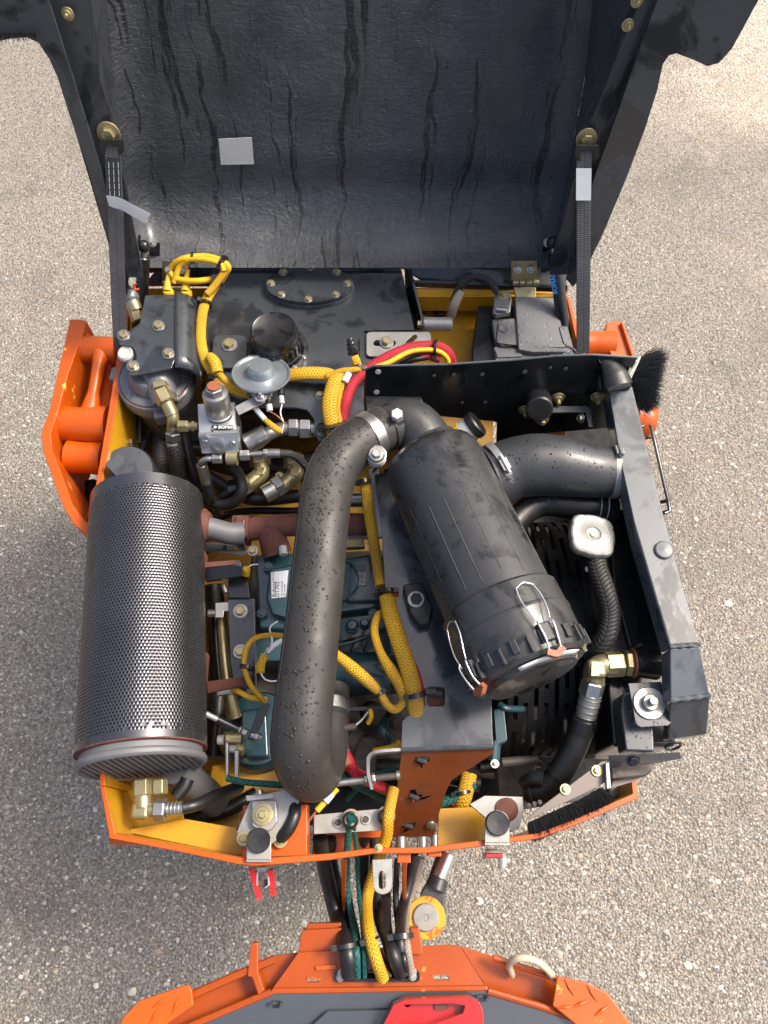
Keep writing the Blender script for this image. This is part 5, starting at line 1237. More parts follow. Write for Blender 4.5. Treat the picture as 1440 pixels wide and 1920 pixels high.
dark = hose([(985, 1470, -.14), (1000, 1460, -.12), (1020, 1462, -.11)], 30, 'hydraulic_hose', 'rubber', None, 'short black taped hose stub behind the fat black hose', 'hose')
# bracket with washer and nut
wb = thing('radiator_mount', 'dark plate with large zinc washer and nut in a slot, right rear of the bay', 'bracket', (1215, 1340, -.05))
plate([(1178, 1281), (1240, 1278), (1260, 1354), (1254, 1360), (1200, 1363), (1192, 1357)], .03, .006, 'slotted_plate', 'darkdrop', wb, [slot(1196, 1236, 1318, 17, .03, 78)], bev=.001)
bolt((1217, 1319, .031), 44, 'ns', wb); MB().lathe(P(1217, 1319, .0312), UPV, [(.0205, 0), (.0205, .002), (.006, .002)], 32).build('washer', 'steelw', wb)
plate([(1168, 1300), (1190, 1290), (1206, 1362), (1226, 1364), (1228, 1410), (1174, 1408), (1164, 1330)], .0, .05, 'upright', 'darkdrop', wb, bev=.004)
MB().prism([[P(1142, 1416, .0), P(1276, 1410, .01), P(1278, 1422, .0), P(1226, 1432, -.02), P(1144, 1440, -.03)]], V((0, 0, -.006))).build('end_plate', 'railpaint', wb, .001)
MB().torus(P(1262, 1399, .0), V((.1, -.9, .3)), .013, .0025, 24, 6).build('tube_end', 'black', wb)
bolt(P(1187, 1425, -.006), .022, 'k', wb, V((0, -.6, .8)))

# rail on the right
rl = thing('radiator_frame_rail', 'grey square steel rail running down the right edge, wet and weathered', 'frame rail', (1240, 1050, .0))
RZ = .10
def rp3(px, py, h=RZ): return P(px, py, h)
MB().prism([[rp3(1141, 728), rp3(1186, 722), rp3(1244, 960), rp3(1311, 1208), rp3(1255, 1212), rp3(1196, 1010), rp3(1165, 870)]], V((0, 0, -.045))).build('rail_tube', 'railpaint', rl, .004, bseg=3)
MB().prism([[P(1256, 1215, RZ - .002), P(1312, 1212, RZ - .002), P(1331, 1302, RZ - .03), P(1257, 1312, RZ - .03)]], V((0, 0, -.045))).build('corner_panel', 'railpaint', rl, .003)
MB().prism([[P(1257, 1316, RZ - .035), P(1332, 1306, RZ - .035), P(1326, 1376, RZ - .10), P(1252, 1386, RZ - .10)]], V((0, 0, -.03))).build('end_panel', 'dark', rl, .003)
MB().tube([P(1256, 1213, RZ + .001), P(1285, 1211, RZ + .001), P(1312, 1209, RZ + .001)], .0028, 8, wob=.35).build('weld_bead', 'railpaint', rl)
MB().tube([P(1257, 1313, RZ - .03), P(1295, 1309, RZ - .03), P(1331, 1304, RZ - .03)], .0034, 8, wob=.35).build('weld_bead', 'railpaint', rl)
MB().lathe(rp3(1244, 1032, RZ), UPV, [(.0165, -.001), (.0165, .003), (.014, .005), (0, .0058)], 32).build('round_plug', 'railpaint', rl)
MB().prism([[P(1160, 760, RZ - .05), P(1256, 1212, RZ - .05), P(1256, 1212, RZ - .25), P(1160, 760, RZ - .25)]], V((.004, 0, 0))).build('inner_skirt', 'black', rl) 
# folded rubber boot on the rail top
bt_ = thing('rubber_boot', 'creased black rubber boot folded over the top of the grey rail', 'rubber boot', (1155, 710, .1))
MB().tube([P(1128, 672, .14), P(1142, 688, .135), P(1152, 704, .13), P(1160, 726, .125)], [.006, .018, .026, .029], 16, flat=(V((1, 0, 0)), .6)).build('fold', 'cap', bt_, ang=50)
plate([(1120, 700), (1180, 702), (1186, 724), (1122, 728)], .115, .02, 'cuff', 'rubber', bt_, bev=.005)
MB().torus(P(1129, 674, .142), V((.1, -.6, .8)), .006, .0015, 16, 6).build('fold_rim', 'rubber', bt_)
# bulkhead panel
bp = thing('bulkhead_panel', 'black sheet metal bulkhead standing across the bay behind the air cleaner', 'panel', (900, 730, .0))
YB = P(690, 690, .10).y
def BY(px, py, k=0): return PL(px, py, V((0, YB - .0 + k, 0)), V((0, 1, 0)))
bn0 = P(685, 692, .12); bn1 = P(1195, 668, .13)
bnn = V((0, -.97, .25))
def BQ(px, py, k=0): return PL(px, py, bn0 + bnn * k, bnn)
holes = []
tp_ = [(685, 692), (700, 686), (840, 683), (960, 675), (1045, 667), (1110, 665), (1190, 670), (1196, 672)]
bot = [(1172, 714), (1165, 730), (1168, 800), (990, 815), (925, 790), (800, 778), (790, 748), (690, 746), (684, 740)]
MB().prism([[BQ(*p) for p in tp_ + bot]], -bnn * .004).build('panel_sheet', 'black', bp, .001)
for a, b2 in zip(tp_, tp_[1:]):
    MB().tube([BQ(*a), BQ(*b2)], .0022, 6, smooth=False).build('raw_edge', 'railpaint', bp)
MB().prism([[BQ(686, 744, .002), BQ(790, 746, .002), P(792, 780, .05), P(690, 784, .05)]], V((0, .003, 0))).build('lower_flange', 'black', bp, .001)
for x, y, wd in ((709, 697, 11), (706, 735, 11), (814, 704, 6), (851, 702, 7), (904, 702, 8), (984, 697, 9), (1032, 689, 7), (1061, 691, 8), (867, 755, 6), (910, 754, 7)):
    r = S(wd, x, y, .1) / 2; MB().lathe(BQ(x, y, .0045), bnn, [(r, 0), (r, .0008), (r * .7, .0008)], 14).build('hole_rim', 'railpaint' if wd < 10 else 'labelgrey', bp)
for x, y in ((1046, 745), (1120, 743), (984, 768)): bolt(BQ(x, y, .006), .026, 'n', bp, V((0, -1, .1)))
# rubber mount with strap
rmn = thing('rubber_mount', 'black rubber buffer and link plate bolted to the bulkhead', 'mount', (1015, 760, .02))
MB().cyl(BQ(1008, 748, .004), BQ(1012, 768, .05), .026, seg=28, ch=.003).build('buffer', 'rubber', rmn)
plate([(990, 768), (1000, 762), (1098, 760), (1108, 764), (1112, 800), (1104, 800), (1098, 772), (1000, 774), (992, 784)], .05, .006, 'link_plate', 'dark', rmn)
bolt(P(1016, 785, .045), .026, 'n', rmn, V((0, -.9, .4))); bolt(P(1090, 784, .04), .020, 's', rmn, V((-1, -.2, .3)))
# small angle handle at right
hl_ = thing('handle_bracket', 'bent flat bar handle outside the grey rail on the right', 'handle', (1240, 870, -.05))
MB().tube([(1200, 800, -.0), (1216, 795, -.0), (1221, 800, -.0), (1228, 830, -.01), (1252, 935, -.01), (1256, 958, -.01), (1246, 962, -.01)], .0042, 8, flat=(V((1, 0, 0)), .5), smooth=False).build('outer_bar', 'black', hl_, ang=50)
for a, b2 in (((1206, 822, -.02), (1227, 818, -.02)), ((1236, 942, -.02), (1254, 938, -.01)), ((1240, 962, -.02), (1256, 958, -.01))): MB().tube([a, b2], .004, 6, smooth=False).build('cross_bar', 'black', hl_)

# brushes
def brush(name_label, base, dirv, count, ln, fan, mt='bristle', wtip=0, white_end=None, zb=None):
    t = thing('brush_seal', name_label, 'brush', base[0]); b_ = MB()
    p = [Q(q) for q in base]
    for i in range(count):
        u = random.random(); k = u * (len(p) - 1); j = min(int(k), len(p) - 2); a = p[j].lerp(p[j + 1], k - j) + V((random.uniform(-.003, .003), random.uniform(-.003, .003), random.uniform(-.004, .004)))
        d = dirv[0].lerp(dirv[1], u) + V((random.gauss(0, fan), random.gauss(0, fan), random.gauss(0, fan)))
        l_ = ln * random.uniform(.8, 1.08); mid = a + d.normalized() * l_ * .55; e = a + (d + V((0, 0, -.12))).normalized() * l_
        w_ = .0007; side = d.cross(UPV).normalized() * w_
        b_.add([a - side, a + side, mid + side * .9, mid - side * .9, e, a + UPV * w_, mid + UPV * w_], [(0, 1, 2, 3), (3, 2, 4), (0, 3, 6, 5), (1, 5, 6, 2), (3, 4, 6), (2, 6, 4)])
    o = b_.build('bristles', mt, t, ang=80); o['kind'] = 'stuff'
    return t
b1 = brush('black bristle brush strip fanning out past the bulkhead on the right', [(1196, 676, .09), (1186, 696, .08), (1180, 714, .07), (1184, 738, .05)], (V((1, .30, .1)), V((.6, -.45, -.1))), 3600, .064, .16)
MB().prism([[P(1180, 690, .125), P(1198, 668, .125), P(1203, 668, .125), P(1179, 720, .11), P(1172, 716, .11)]], V((0, 0, -.01))).build('channel', 'steelw', b1, .001)
b2_ = brush('lower black brush strip lying along the orange rear rim on the right', [(992, 1546, -.01), (1040, 1524, -.01), (1090, 1502, -.01), (1128, 1480, -.01)], (V((.3, -1, .25)), V((.45, -.9, .25))), 7000, .027, .16)
o = MB()
for i in range(130):
    a = P(1132 + random.uniform(-8, 6), 1508 + random.uniform(-6, 6), -.01); d = V((random.gauss(.1, .35), -1, random.gauss(.1, .3))).normalized() * .02; o.tube([a, a + d], .0007, 3, False, smooth=False)
o = o.build('pale_bristles', 'bristlew', b2_); o['kind'] = 'stuff'
plate([(985, 1540), (1000, 1524), (1128, 1428), (1142, 1424), (1140, 1462), (1124, 1474), (1010, 1528), (994, 1536)], -.02, .01, 'backing_plate', 'tan2' if 'tan2' in MT else 'block', b2_, bev=.001)
MT['taupe'] = mat('taupe_sheet', (.16, .13, .115), .4, .2, .2, .1, 10, .1, 60, .001, dirt=(.08, .06, .05), ds=5)
bpy.data.objects['backing_plate'].data.materials[0] = MT['taupe']
for x, y in ((1119, 1445), (1060, 1480)): bolt((x, y, -.018), 17, 'bb', b2_)
for k in range(3): bolt((992 + k * 10, 1510 - k * 3, -.018), 8, 'k', b2_)
plate([(1136, 1430), (1142, 1428), (1146, 1478), (1138, 1480)], -.005, .012, 'end_channel', 'steelw', b2_)
fw = thing('washer_tank', 'grey and milky plastic tank corner below the radiator frame', 'tank', (1190, 1450, -.1))
plate([(1144, 1440), (1222, 1425), (1224, 1445), (1212, 1455), (1146, 1462)], -.05, .03, 'grey_lid', 'block', fw, bev=.004); plate([(1146, 1458), (1212, 1452), (1200, 1470), (1150, 1500), (1140, 1490)], -.08, .03, 'tank_body', 'clear', fw, bev=.004)
bpy.data.objects['tank_body.001'].data.materials[0] = MT['taupe'] if 'tank_body.001' in bpy.data.objects else MT['clear']
# hour sensor / silver cylinder with labels near the air cleaner top
sn_ = thing('sensor_canister', 'clear labelled canister with black lid behind the air cleaner', 'canister', (870, 800, .03))
A, B = P(850, 828, .02), P(892, 796, .05); MB().cyl(A, B, .025, seg=28, ch=.002).build('canister', 'labelgrey', sn_); d = (B - A)
MB().cyl(B - d * .2, B + d * .12, .0275, seg=28, ch=.003).build('lid', 'cap', sn_); MB().cyl(A + d * .28, A + d * .5, .0254, seg=28).build('yellow_band', 'ycord', sn_)
MB().box(P(852, 812, .045), .011, .008, .003).build('red_mark', 'red', sn_)
yw = thing('yellow_tank_cover', 'grimy yellow painted panel glimpsed behind the sensor canister', 'panel', (870, 810, -.1)); plate([(795, 778), (925, 778), (925, 850), (880, 862), (800, 840)], -.17, .01, 'panel', 'floorp', yw)
hose([(818, 780, -.02), (826, 800, -.03), (836, 822, -.04)], 16, 'foil_hose', 'steelw', None, 'silver foil hose between the neck and the sensor canister', 'hose')
hose([(806, 780, -.03), (812, 800, -.03), (822, 825, -.04)], 11, 'yellow_cable', 'ycord', None, 'thin yellow cable beside the silver foil hose', 'cable')
# ============================================================ YELLOW AND RED HARNESS
def harness(pts, wpx, lb, mt='ybraid', nm='braided_cable', cat='cable', r=None, seg=16):
    r = r or S(wpx, *pts[len(pts) // 2]) / 2; fl = mt == 'ybraid' and wpx > 15
    t = MB().tube(pts, r / 1.45 if fl else r, seg, flat=(UPV, 1.45) if fl else None).build(nm, mt, None, ang=80); tag(t, lb, cat); return t
def tieat(pts, i, wpx, par, k=1.04):
    a, b_ = P(*pts[i]), P(*pts[min(i + 1, len(pts) - 1)]); return tie(a, b_ - a, S(wpx, *pts[i]) / 2 * k, par)
LPp = [(318, 520, .05), (322, 500, .07), (345, 485, .09), (385, 481, .09), (416, 490, .09), (428, 503, .08), (412, 519, .06), (372, 527, .06), (334, 524, .055), (320, 512, .06)]
h1 = harness(LPp, 12, 'yellow cable loop at the top left in front of the hinge', 'ycord')
L2 = [(326, 530, .05), (340, 494, .08), (372, 486, .095), (410, 493, .095), (420, 508, .085)]
MB().tube(L2, .0062, 12).build('inner_strand', 'ycord', h1)
for x in (315, 349):
    MB().tube([(x + 3, 505, .06), (x, 525, .05), (x - 1, 545, .04)], [.005, .006, .010], 12).build('branch', 'ycord', h1)
    MB().lathe(P(x, 546, .04), V((0, .2, 1)), [(.011, -.012), (.012, -.002), (.010, .002), (0, .003)], 20).build('grommet', 'ycord', h1)
tie(P(362, 482, .09), V((1, 0, 0)), .0085, h1); tie(P(419, 492, .092), V((1, -.6, 0)), .013, h1)
m1 = [(424, 505, .075), (410, 528, .06), (395, 548, .05), (384, 570, .05), (378, 600, .05), (377, 640, .045), (384, 672, .04), (398, 696, .035), (424, 722, .03), (448, 734, .025), (468, 738, .02)]
h2 = harness(m1, 20, 'yellow braided cable hanging down between filter guard and tank'); tieat(m1, 1, 24, h2); tieat(m1, 3, 22, h2)
MB().tube([(420, 512, .08), (402, 536, .066), (388, 552, .06)], .0075, 12).build('second_strand', 'ybraid', h2)
MB().tube([(392, 668, .05), (402, 680, .05), (408, 700, .045)], [.010, .013, .012], 14).build('heat_sleeve', 'ybraid', h2)
MB().box(P(404, 706, .03), .026, .022, .02).build('connector', 'cap', h2, .003)
MB().tube([(405, 694, .045), (430, 720, .035), (465, 738, .03)], .007, 12).build('second_strand', 'ybraid', h2)
m2 = [(540, 704, .02), (575, 700, .03), (608, 701, .03), (625, 706, .03)]
h3 = harness(m2, 27, 'thick yellow braided cable running right from behind the horn')
m3 = [(640, 702, .03), (630, 712, .032), (622, 735, .03), (618, 760, .025), (622, 795, .01), (630, 830, -.02)]
h4 = harness(m3, 30, 'thick yellow braided cable turning down beside the red one'); tieat(m3, 4, 46, h4, 1.15)
m4 = [(645, 697, .035), (665, 692, .035), (682, 690, .035)]; MB().tube([(612, 706, .035), (640, 696, .04), (665, 693, .04), (700, 690, .03)], .0062, 12).build('branch', 'ybraid', h4)
MB().tube([(650, 702, .035), (640, 725, .03), (634, 760, .02), (638, 800, .01), (642, 826, -.01)], .0062, 12).build('branch', 'ybraid', h4)
MB().tube([(654, 700, .04), (646, 716, .037)], .0072, 12, smooth=False).build('white_tag', 'white', h4)
h5 = harness([(672, 692, .035), (668, 678, .045), (664, 668, .05)], 17, 'yellow sleeve end with black taped tip in the middle', 'ybraid'); MB().tube([(663, 664, .05), (660, 650, .055), (657, 638, .055)], [.011, .010, .007], 10, wob=.15).build('taped_tip', 'cap', h5)
tie(P(671, 690, .035), V((.3, 1, 0)), .010, h5)
r1 = [(848, 682, -.02), (842, 664, .005), (826, 651, .02), (800, 648, .03), (765, 653, .035), (725, 670, .035), (690, 692, .03), (662, 720, .025), (648, 755, .02), (641, 800, .0), (640, 830, -.02)]
h6 = harness(r1, 19, 'thick red braided cable arching from the bulkhead down to the intake pipe', 'rbraid')
y1_ = [(842, 690, -.01), (838, 672, .01), (822, 659, .03), (796, 656, .038), (765, 661, .042), (728, 680, .042), (700, 690, .04)]
h7 = harness(y1_, 10, 'yellow cable strapped along the red cable near the slotted bracket', 'ycord')
tie(P(816, 655, .025), V((1, -.1, 0)), .019, h6)
MB().tube([(775, 675, .02), (800, 668, .02), (822, 670, .01)], [.006, .008, .012], 12).build('red_end', 'rbraid', h6)
h8 = harness([(742, 690, .0), (770, 676, .02), (800, 670, .02)], 12, 'black plastic conduit under the red cable arch', 'cap')
m5 = [(664, 862, .0), (680, 880, -.01), (686, 915, -.02), (690, 950, -.03), (698, 1000, -.04), (706, 1050, -.045), (714, 1100, -.02)]
h9 = harness(m5, 27, 'flat yellow braided cable passing between intake pipe and air cleaner', r=.0105); tie(P(680, 904, -.01), P(686, 915, -.02) - P(680, 880, -.01), .0155, h9, .007)
sl_ = harness([(700, 880, -.03), (708, 940, -.04), (716, 1008, -.05)], 19, 'pale grey plastic tube beside the flat yellow cable', 'clear', 'sleeve_tube', 'tube'); sl_.data.materials[0] = MT['labelgrey']
m6 = [(726, 1118, -.015), (732, 1150, -.005), (744, 1190, .0), (758, 1230, .0), (768, 1262, .0), (776, 1300, -.005), (782, 1345, -.02)]
h10 = harness(m6, 30, 'thick yellow braided cable running down the left edge of the support plate', r=.0150); tie(P(778, 1304, -.005), P(782, 1345, -.02) - P(768, 1262, 0), .0165, h10, .008)
tie(P(728, 1110, -.01), V((0, 1, 0)), .016, h10, .007)
MB().tube([(738, 1112, -.01), (748, 1112, -.01)], .007, 10, smooth=False).build('red_stub', 'rbraid', h10)
MB().tube([(760, 1220, -.014), (782, 1270, -.014), (790, 1310, -.016)], .009, 10).build('red_lining', 'rbraid', h10)
m7 = [(724, 1146, -.03), (708, 1156, -.02), (702, 1185, -.015), (714, 1225, -.01), (736, 1262, -.01), (752, 1290, -.01), (756, 1315, -.015), (742, 1330, -.02), (726, 1322, -.02), (712, 1300, -.02), (690, 1278, -.015), (660, 1252, -.01), (628, 1226, -.01), (600, 1205, -.02)]
rr_ = [.0075, .0075, .0075, .0078, .011, .0105, .0075, .0075, .0075, .0078, .0110, .0115, .009, .009]
h11 = MB().tube(m7, rr_, 16).build('braided_cable', 'ybraid', None, ang=80); tag(h11, 'yellow braided cable making a U shaped loop above the teal manifold', 'cable')
tie(P(712, 1302, -.02), P(690, 1278, -.015) - P(726, 1322, -.02), .0085, h11)
m8 = [(780, 1325, -.04), (765, 1310, -.03), (758, 1270, -.025), (764, 1290, -.03)]
m9 = [(530, 1192, -.04), (505, 1191, -.03), (478, 1197, -.03), (462, 1216, -.03), (458, 1250, -.03), (470, 1285, -.04), (498, 1318, -.06)]
h12 = harness(m9, 10, 'thin yellow braided cable bowing out left of the intake pipe', r=.0050)
MB().lathe(P(462, 1256, -.034), V((.2, 1, 0)), [(.008, 0), (.014, .001), (.014, .007), (.008, .008)], 20).build('rubber_grommet', 'cap', h12)
h13 = harness([(434, 1290, -.08), (450, 1298, -.07), (470, 1308, -.07), (500, 1312, -.07)], 11, 'short yellow cable passing behind the pulley housing', 'ycord')
h14 = harness([(530, 1200, -.03), (514, 1210, -.03), (500, 1222, -.03)], 10, 'printed white cable tag on a yellow cable left of the intake pipe', 'white', 'cable_tag', 'tag')
text('PCA', .009, P(499, 1226, -.023), P(512, 1206, -.023) - P(499, 1226, -.023), V((-1, .3, 0)), 'ink', h14)
h15 = harness([(520, 1165, -.05), (506, 1178, -.03), (510, 1205, -.03), (494, 1228, -.03), (486, 1245, -.03), (492, 1268, -.03), (506, 1277, -.04), (530, 1275, -.04)], 4, 'thin white wire winding round the yellow sleeve knot', 'white', 'white_wire', 'wire', r=.0016)
h16 = harness([(497, 1228, -.03), (489, 1246, -.03), (488, 1262, -.03)], 17, 'short fat yellow sleeve knot left of the intake pipe'); 
h17 = harness([(454, 1074, -.07), (462, 1068, -.06), (462, 1078, -.07)], 14, 'small yellow sleeve stub at the corner of the valve cover'); MB().tube([(462, 1070, -.06), (470, 1060, -.06), (484, 1058, -.06)], .0013, 6).build('white_wire', 'white', h17)
# more small wires right of the pipe
h18 = harness([(694, 1330, -.08), (696, 1344, -.08), (690, 1356, -.09)], 9, 'small yellow cable end under the teal manifold', 'ycord'); MB().tube([(690, 1335, -.08), (678, 1350, -.08), (664, 1362, -.08)], .0018, 6).build('cream_wire', 'clear', h18)
rod((640, 1366, -.08), (668, 1362, -.08), 14, 'terminal_barrel', 'block', h18)
# red cable low
r2_ = [(641, 1290, -.14), (645, 1345, -.12), (641, 1385, -.11), (650, 1420, -.10), (668, 1450, -.09), (700, 1468, -.09), (740, 1488, -.19), (790, 1505, -.25), (850, 1500, -.22)]
h19 = harness(r2_, 22, 'red braided cable sweeping below the intake pipe towards the bracket leg', 'rbraid'); MB().tube([(641, 1414, -.10), (652, 1440, -.092)], .0125, 14, smooth=False).build('red_shrink_tube', 'copper', h19)
tie(P(648, 1410, -.105), V((.5, -1, 0)), .0125, h19)
g1_ = hose([(425, 1459, -.05), (455, 1466, -.05), (500, 1470, -.05), (560, 1474, -.06)], 12, 'green_cable', 'greenc', None, 'dark green cable under the muffler end leading to the intake pipe', 'cable')
g2_ = hose([(600, 1430, -.14), (650, 1460, -.12), (700, 1485, -.17), (760, 1508, -.23), (830, 1505, -.22), (890, 1470, -.22)], 19, 'green_cable', 'greenc', None, 'dark green cable crossing behind the bracket leg', 'cable')
g3_ = hose([(740, 1440, -.16), (690, 1460, -.16), (650, 1500, -.18)], 10, 'green_cable', 'greenc', None, 'thin green cable low behind the zinc arm', 'cable')
y5 = harness([(880, 1450, -.22), (868, 1500, -.22), (850, 1520, -.25), (820, 1518, -.28)], 30, 'yellow braided cable peeping out right of the bracket leg'); tie(P(866, 1488, -.22), V((.2, -1, 0)), .017, y5, .006)
y6 = harness([(700, 1410, -.12), (740, 1400, -.12), (750, 1390, -.12)], 13, 'small yellow cable behind the bent zinc arm', 'ycord')
y7 = harness([(632, 1478, -.07), (612, 1500, -.07), (594, 1520, -.07)], 12, 'yellow wire bundle fanning into brown wires below the intake pipe', 'ycord')
for k in range(6): MB().tube([P(600, 1510, -.07), P(588 - k, 1528 + k, -.07), P(578 - 3 * k, 1542 + k * 1.5, -.08), P(560 - k * 6, 1556 + k, -.09)], .0016, 6).build('brown_wire', 'copper', y7)
MB().tube([(610, 1503, -.066), (622, 1488, -.066)], .0066, 10, smooth=False).build('white_tag', 'white', y7)
# throttle link rod at left
tr = thing('throttle_linkage', 'steel linkage rod with nuts below the muffler bracket', 'rod', (440, 1360, -.05))
rod((385, 1338, -.02), (410, 1350, -.03), 11, 'rod', 'steelw', tr); rod((408, 1349, -.03), (448, 1368, -.04), 15, 'sleeve', 'black', tr); hexfit((448, 1367, -.04), (453, 1370, -.04), 15, 'steel', tr); hexfit((455, 1371, -.04), (464, 1376, -.04), 17, 'steel', tr)
rod((470, 1378, -.04), (492, 1384, -.04), 12, 'rod_end', 'steel', tr); hexfit((478, 1380, -.035), (486, 1383, -.035), 18, 'steel', tr)
plate([(484, 1330), (500, 1318), (506, 1320), (478, 1390), (464, 1386)], -.045, .006, 'lever', 'black', tr)
tn = thing('belt_tensioner', 'steel tensioner arm with two studs near the green cable', 'bracket', (435, 1420, -.1))
rod((408, 1387, -.08), (420, 1387, -.08), 18, 'stud', 'clear', tn); rod((420, 1386, -.09), (450, 1386, -.10), 28, 'barrel', 'brass', tn); rod((430, 1404, -.08), (442, 1404, -.08), 14, 'stud', 'clear', tn); rod((440, 1404, -.10), (458, 1406, -.10), 22, 'barrel', 'brass', tn)
plate([(422, 1392), (428, 1392), (428, 1462), (422, 1462)], -.06, .012, 'arm', 'steel', tn); plate([(440, 1406), (447, 1406), (446, 1460), (440, 1460)], -.07, .012, 'arm', 'steel', tn)

# lower-left fittings
le = thing('hydraulic_elbow', 'brass coloured elbow fitting with steel crimp in the yellow corner under the muffler', 'pipe fitting', (270, 1510, -.08))
z = -.03
hexfit((268, 1462, z), (268, 1494, z), 42, 'brass', le); rod((268, 1490, z), (268, 1516, z), 33, 'elbow_leg', 'brass', le); MB().box(P(266, 1520, z - .003), .030, .028, .03).build('elbow_body', 'brass', le, .007)
rod((278, 1518, z), (292, 1518, z), 28, 'stem', 'brass', le); hexfit((290, 1518, z), (312, 1518, z), 42, 'steel', le); rod((312, 1517, z), (344, 1515, z), 24, 'crimp_sleeve', 'steel', le)
for k in range(4): MB().torus(P(316 + k * 7, 1517 - k * .4, z), V((1, 0, 0)), .0107, .001, 20, 6).build('crimp_ring', 'steelw', le)
hexfit((300, 1462, z), (300, 1490, z), 30, 'brass', le)
hose([(342, 1515, z), (370, 1508, z - .01), (410, 1490, z - .05), (450, 1475, z - .1)], 22, 'hose', 'rubber', le)
hose([(330, 1495, -.05), (345, 1475, -.05), (352, 1460, -.05)], 26, 'hydraulic_hose', 'rubber', None, 'short black hose beside the tailpipe under the muffler end', 'hose')
hose([(330, 1540, -.2), (420, 1520, -.18), (480, 1490, -.2)], 30, 'hydraulic_hose', 'rubber', None, 'black hose behind the tailpipe', 'hose')
# engine mount
mo = thing('engine_mount', 'zinc plated engine mount with large bolt in the middle of the rear wall', 'engine mount', (490, 1530, -.1))
plate([(464, 1512), (472, 1494), (540, 1480), (560, 1500), (556, 1530), (538, 1560), (500, 1590), (452, 1588), (444, 1560)], -.03, .006, 'base_plate', 'steelw', mo, bev=.001)
plate([(472, 1500), (518, 1500), (520, 1540), (508, 1556), (484, 1556), (472, 1548)], -.015, .012, 'top_block', 'steelw', mo, bev=.002)
plate([(460, 1492), (514, 1488), (512, 1496), (462, 1502)], -.0, .005, 'top_flange', 'steelw', mo); MB().cyl((486, 1482, .0), (487, 1490, .0), .007, seg=12).build('stud', 'steel', mo)
MB().lathe(P(493, 1527, -.014), UPV, [(.0175, 0), (.0175, .003), (.010, .004)], 32).build('washer', 'brass', mo); bolt((493, 1527, -.010), 22, 'bb', mo)
bolt((457, 1572, -.028), 22, 'bb', mo); bolt((526, 1576, -.04), 22, 'bb', mo)
MB().tube([(552, 1510, -.04), (552, 1530, -.03), (540, 1556, -.03), (524, 1572, -.04)], .011, 14).build('black_strap', 'rubber', mo)
m2_ = thing('engine_mount', 'grimy zinc engine mount plate half hidden behind the right bump stop', 'engine mount', (950, 1520, -.1))
plate([(880, 1508), (908, 1492), (980, 1494), (982, 1520), (974, 1552), (960, 1560), (918, 1540)], -.10, .01, 'base_plate', 'steelw', m2_, bev=.001); MB().lathe(P(950, 1518, -.1), UPV, [(.020, 0), (.020, .004), (.011, .006), (0, .006)], 28).build('bush', 'rust', m2_, ang=12)
# bump stops
def bump_stop(cx, cy, lb, htop=.01):
    t = thing('bump_stop', lb, 'bump stop', (cx, cy + 40, -.02), 'rubber bump stops on the rear rim')
    pts = [(cx - 23, cy + 36)] + [(cx - 23 * math.cos(a), cy - 2 - 23 * math.sin(a)) for a in [R(x) for x in range(0, 181, 20)]] + [(cx + 23, cy + 36)]
    plate(pts, htop + .002, .005, 'zinc_bracket', 'steelw', t, bev=.001)
    MB().lathe(P(cx, cy, htop + .002), UPV, [(.0190, 0), (.0190, .006), (.0175, .009), (.010, .0085), (0, .008)], 36).build('rubber_button', 'rubber', t)
    MB().prism([[P(cx - 23, cy + 35, htop - .001), P(cx + 23, cy + 35, htop - .001), P(cx + 23, cy + 35, htop - .03), P(cx - 23, cy + 35, htop - .03)]], V((0, -.004, 0))).build('bracket_foot', 'steelw', t)
bump_stop(485, 1576, 'black rubber bump stop on a zinc bracket at the left of the rear rim')
bump_stop(932, 1544, 'black rubber bump stop on a zinc bracket at the right of the rear rim')
# clamp plate with hose clamps
cp = thing('hose_clamp_plate', 'pale steel plate carrying two round cable clamps above the rear rim', 'bracket', (660, 1540, -.12))
plate([(588, 1528), (738, 1514), (738, 1556), (588, 1564)], -.10, .006, 'plate', 'steelw', cp)
for x, y in ((634, 1542), (686, 1536)): bolt((x, y, -.098), 18, 'g', cp)
for x, y in ((658, 1530), (724, 1524)): MB().lathe(P(x, y + 4, -.10), V((0, -.2, 1)), [(.014, 0), (.0145, .008), (.0145, .020), (.012, .021), (.009, .012), (0, .012)], 24).build('rubber_clamp', 'rubber', cp); MB().lathe(P(x, y + 4, -.094), V((0, -.2, 1)), [(.0158, 0), (.0158, .009), (.0145, .009)], 24).build('clamp_band', 'tan', cp)
# ============================================================ HOSE BUNDLE BETWEEN THE FRAMES
BG = 'cables and hoses crossing to the rear frame'
def bun(pts, w_, mt, lb, nm='bundle_hose'): return hose(pts, w_, nm, mt, None, lb, 'hose', BG)
o1 = bun([(600, 1572, -.14), (612, 1640, -.18), (632, 1720, -.2), (650, 1775, -.08), (656, 1830, -.085)], 29, 'rubber', 'thickest black hose at the left edge of the bundle')
o2 = bun([(620, 1572, -.15), (628, 1640, -.2), (655, 1710, -.21), (668, 1780, -.085), (666, 1830, -.09)], 20, 'rubber', 'black hose hugging the thickest one on the left of the bundle')
o3 = bun([(657, 1530, -.08), (652, 1580, -.12), (650, 1650, -.16), (660, 1720, -.16), (668, 1780, -.07), (670, 1832, -.085)], 13, 'greenc', 'thick dark green cable in the bundle', 'green_cable')
o4 = bun([(662, 1530, -.08), (668, 1590, -.13), (672, 1660, -.16), (680, 1740, -.10), (683, 1790, -.07), (684, 1832, -.085)], 9, 'greenc', 'thin dark green cable right of the thick green one', 'green_cable')
o5 = bun([(738, 1480, -.1), (728, 1530, -.08), (724, 1572, -.1), (700, 1640, -.14), (688, 1690, -.15), (692, 1750, -.08), (704, 1795, -.06), (718, 1836, -.08)], 22, 'ybraid', 'yellow braided cable running down the middle of the bundle', 'braided_cable')
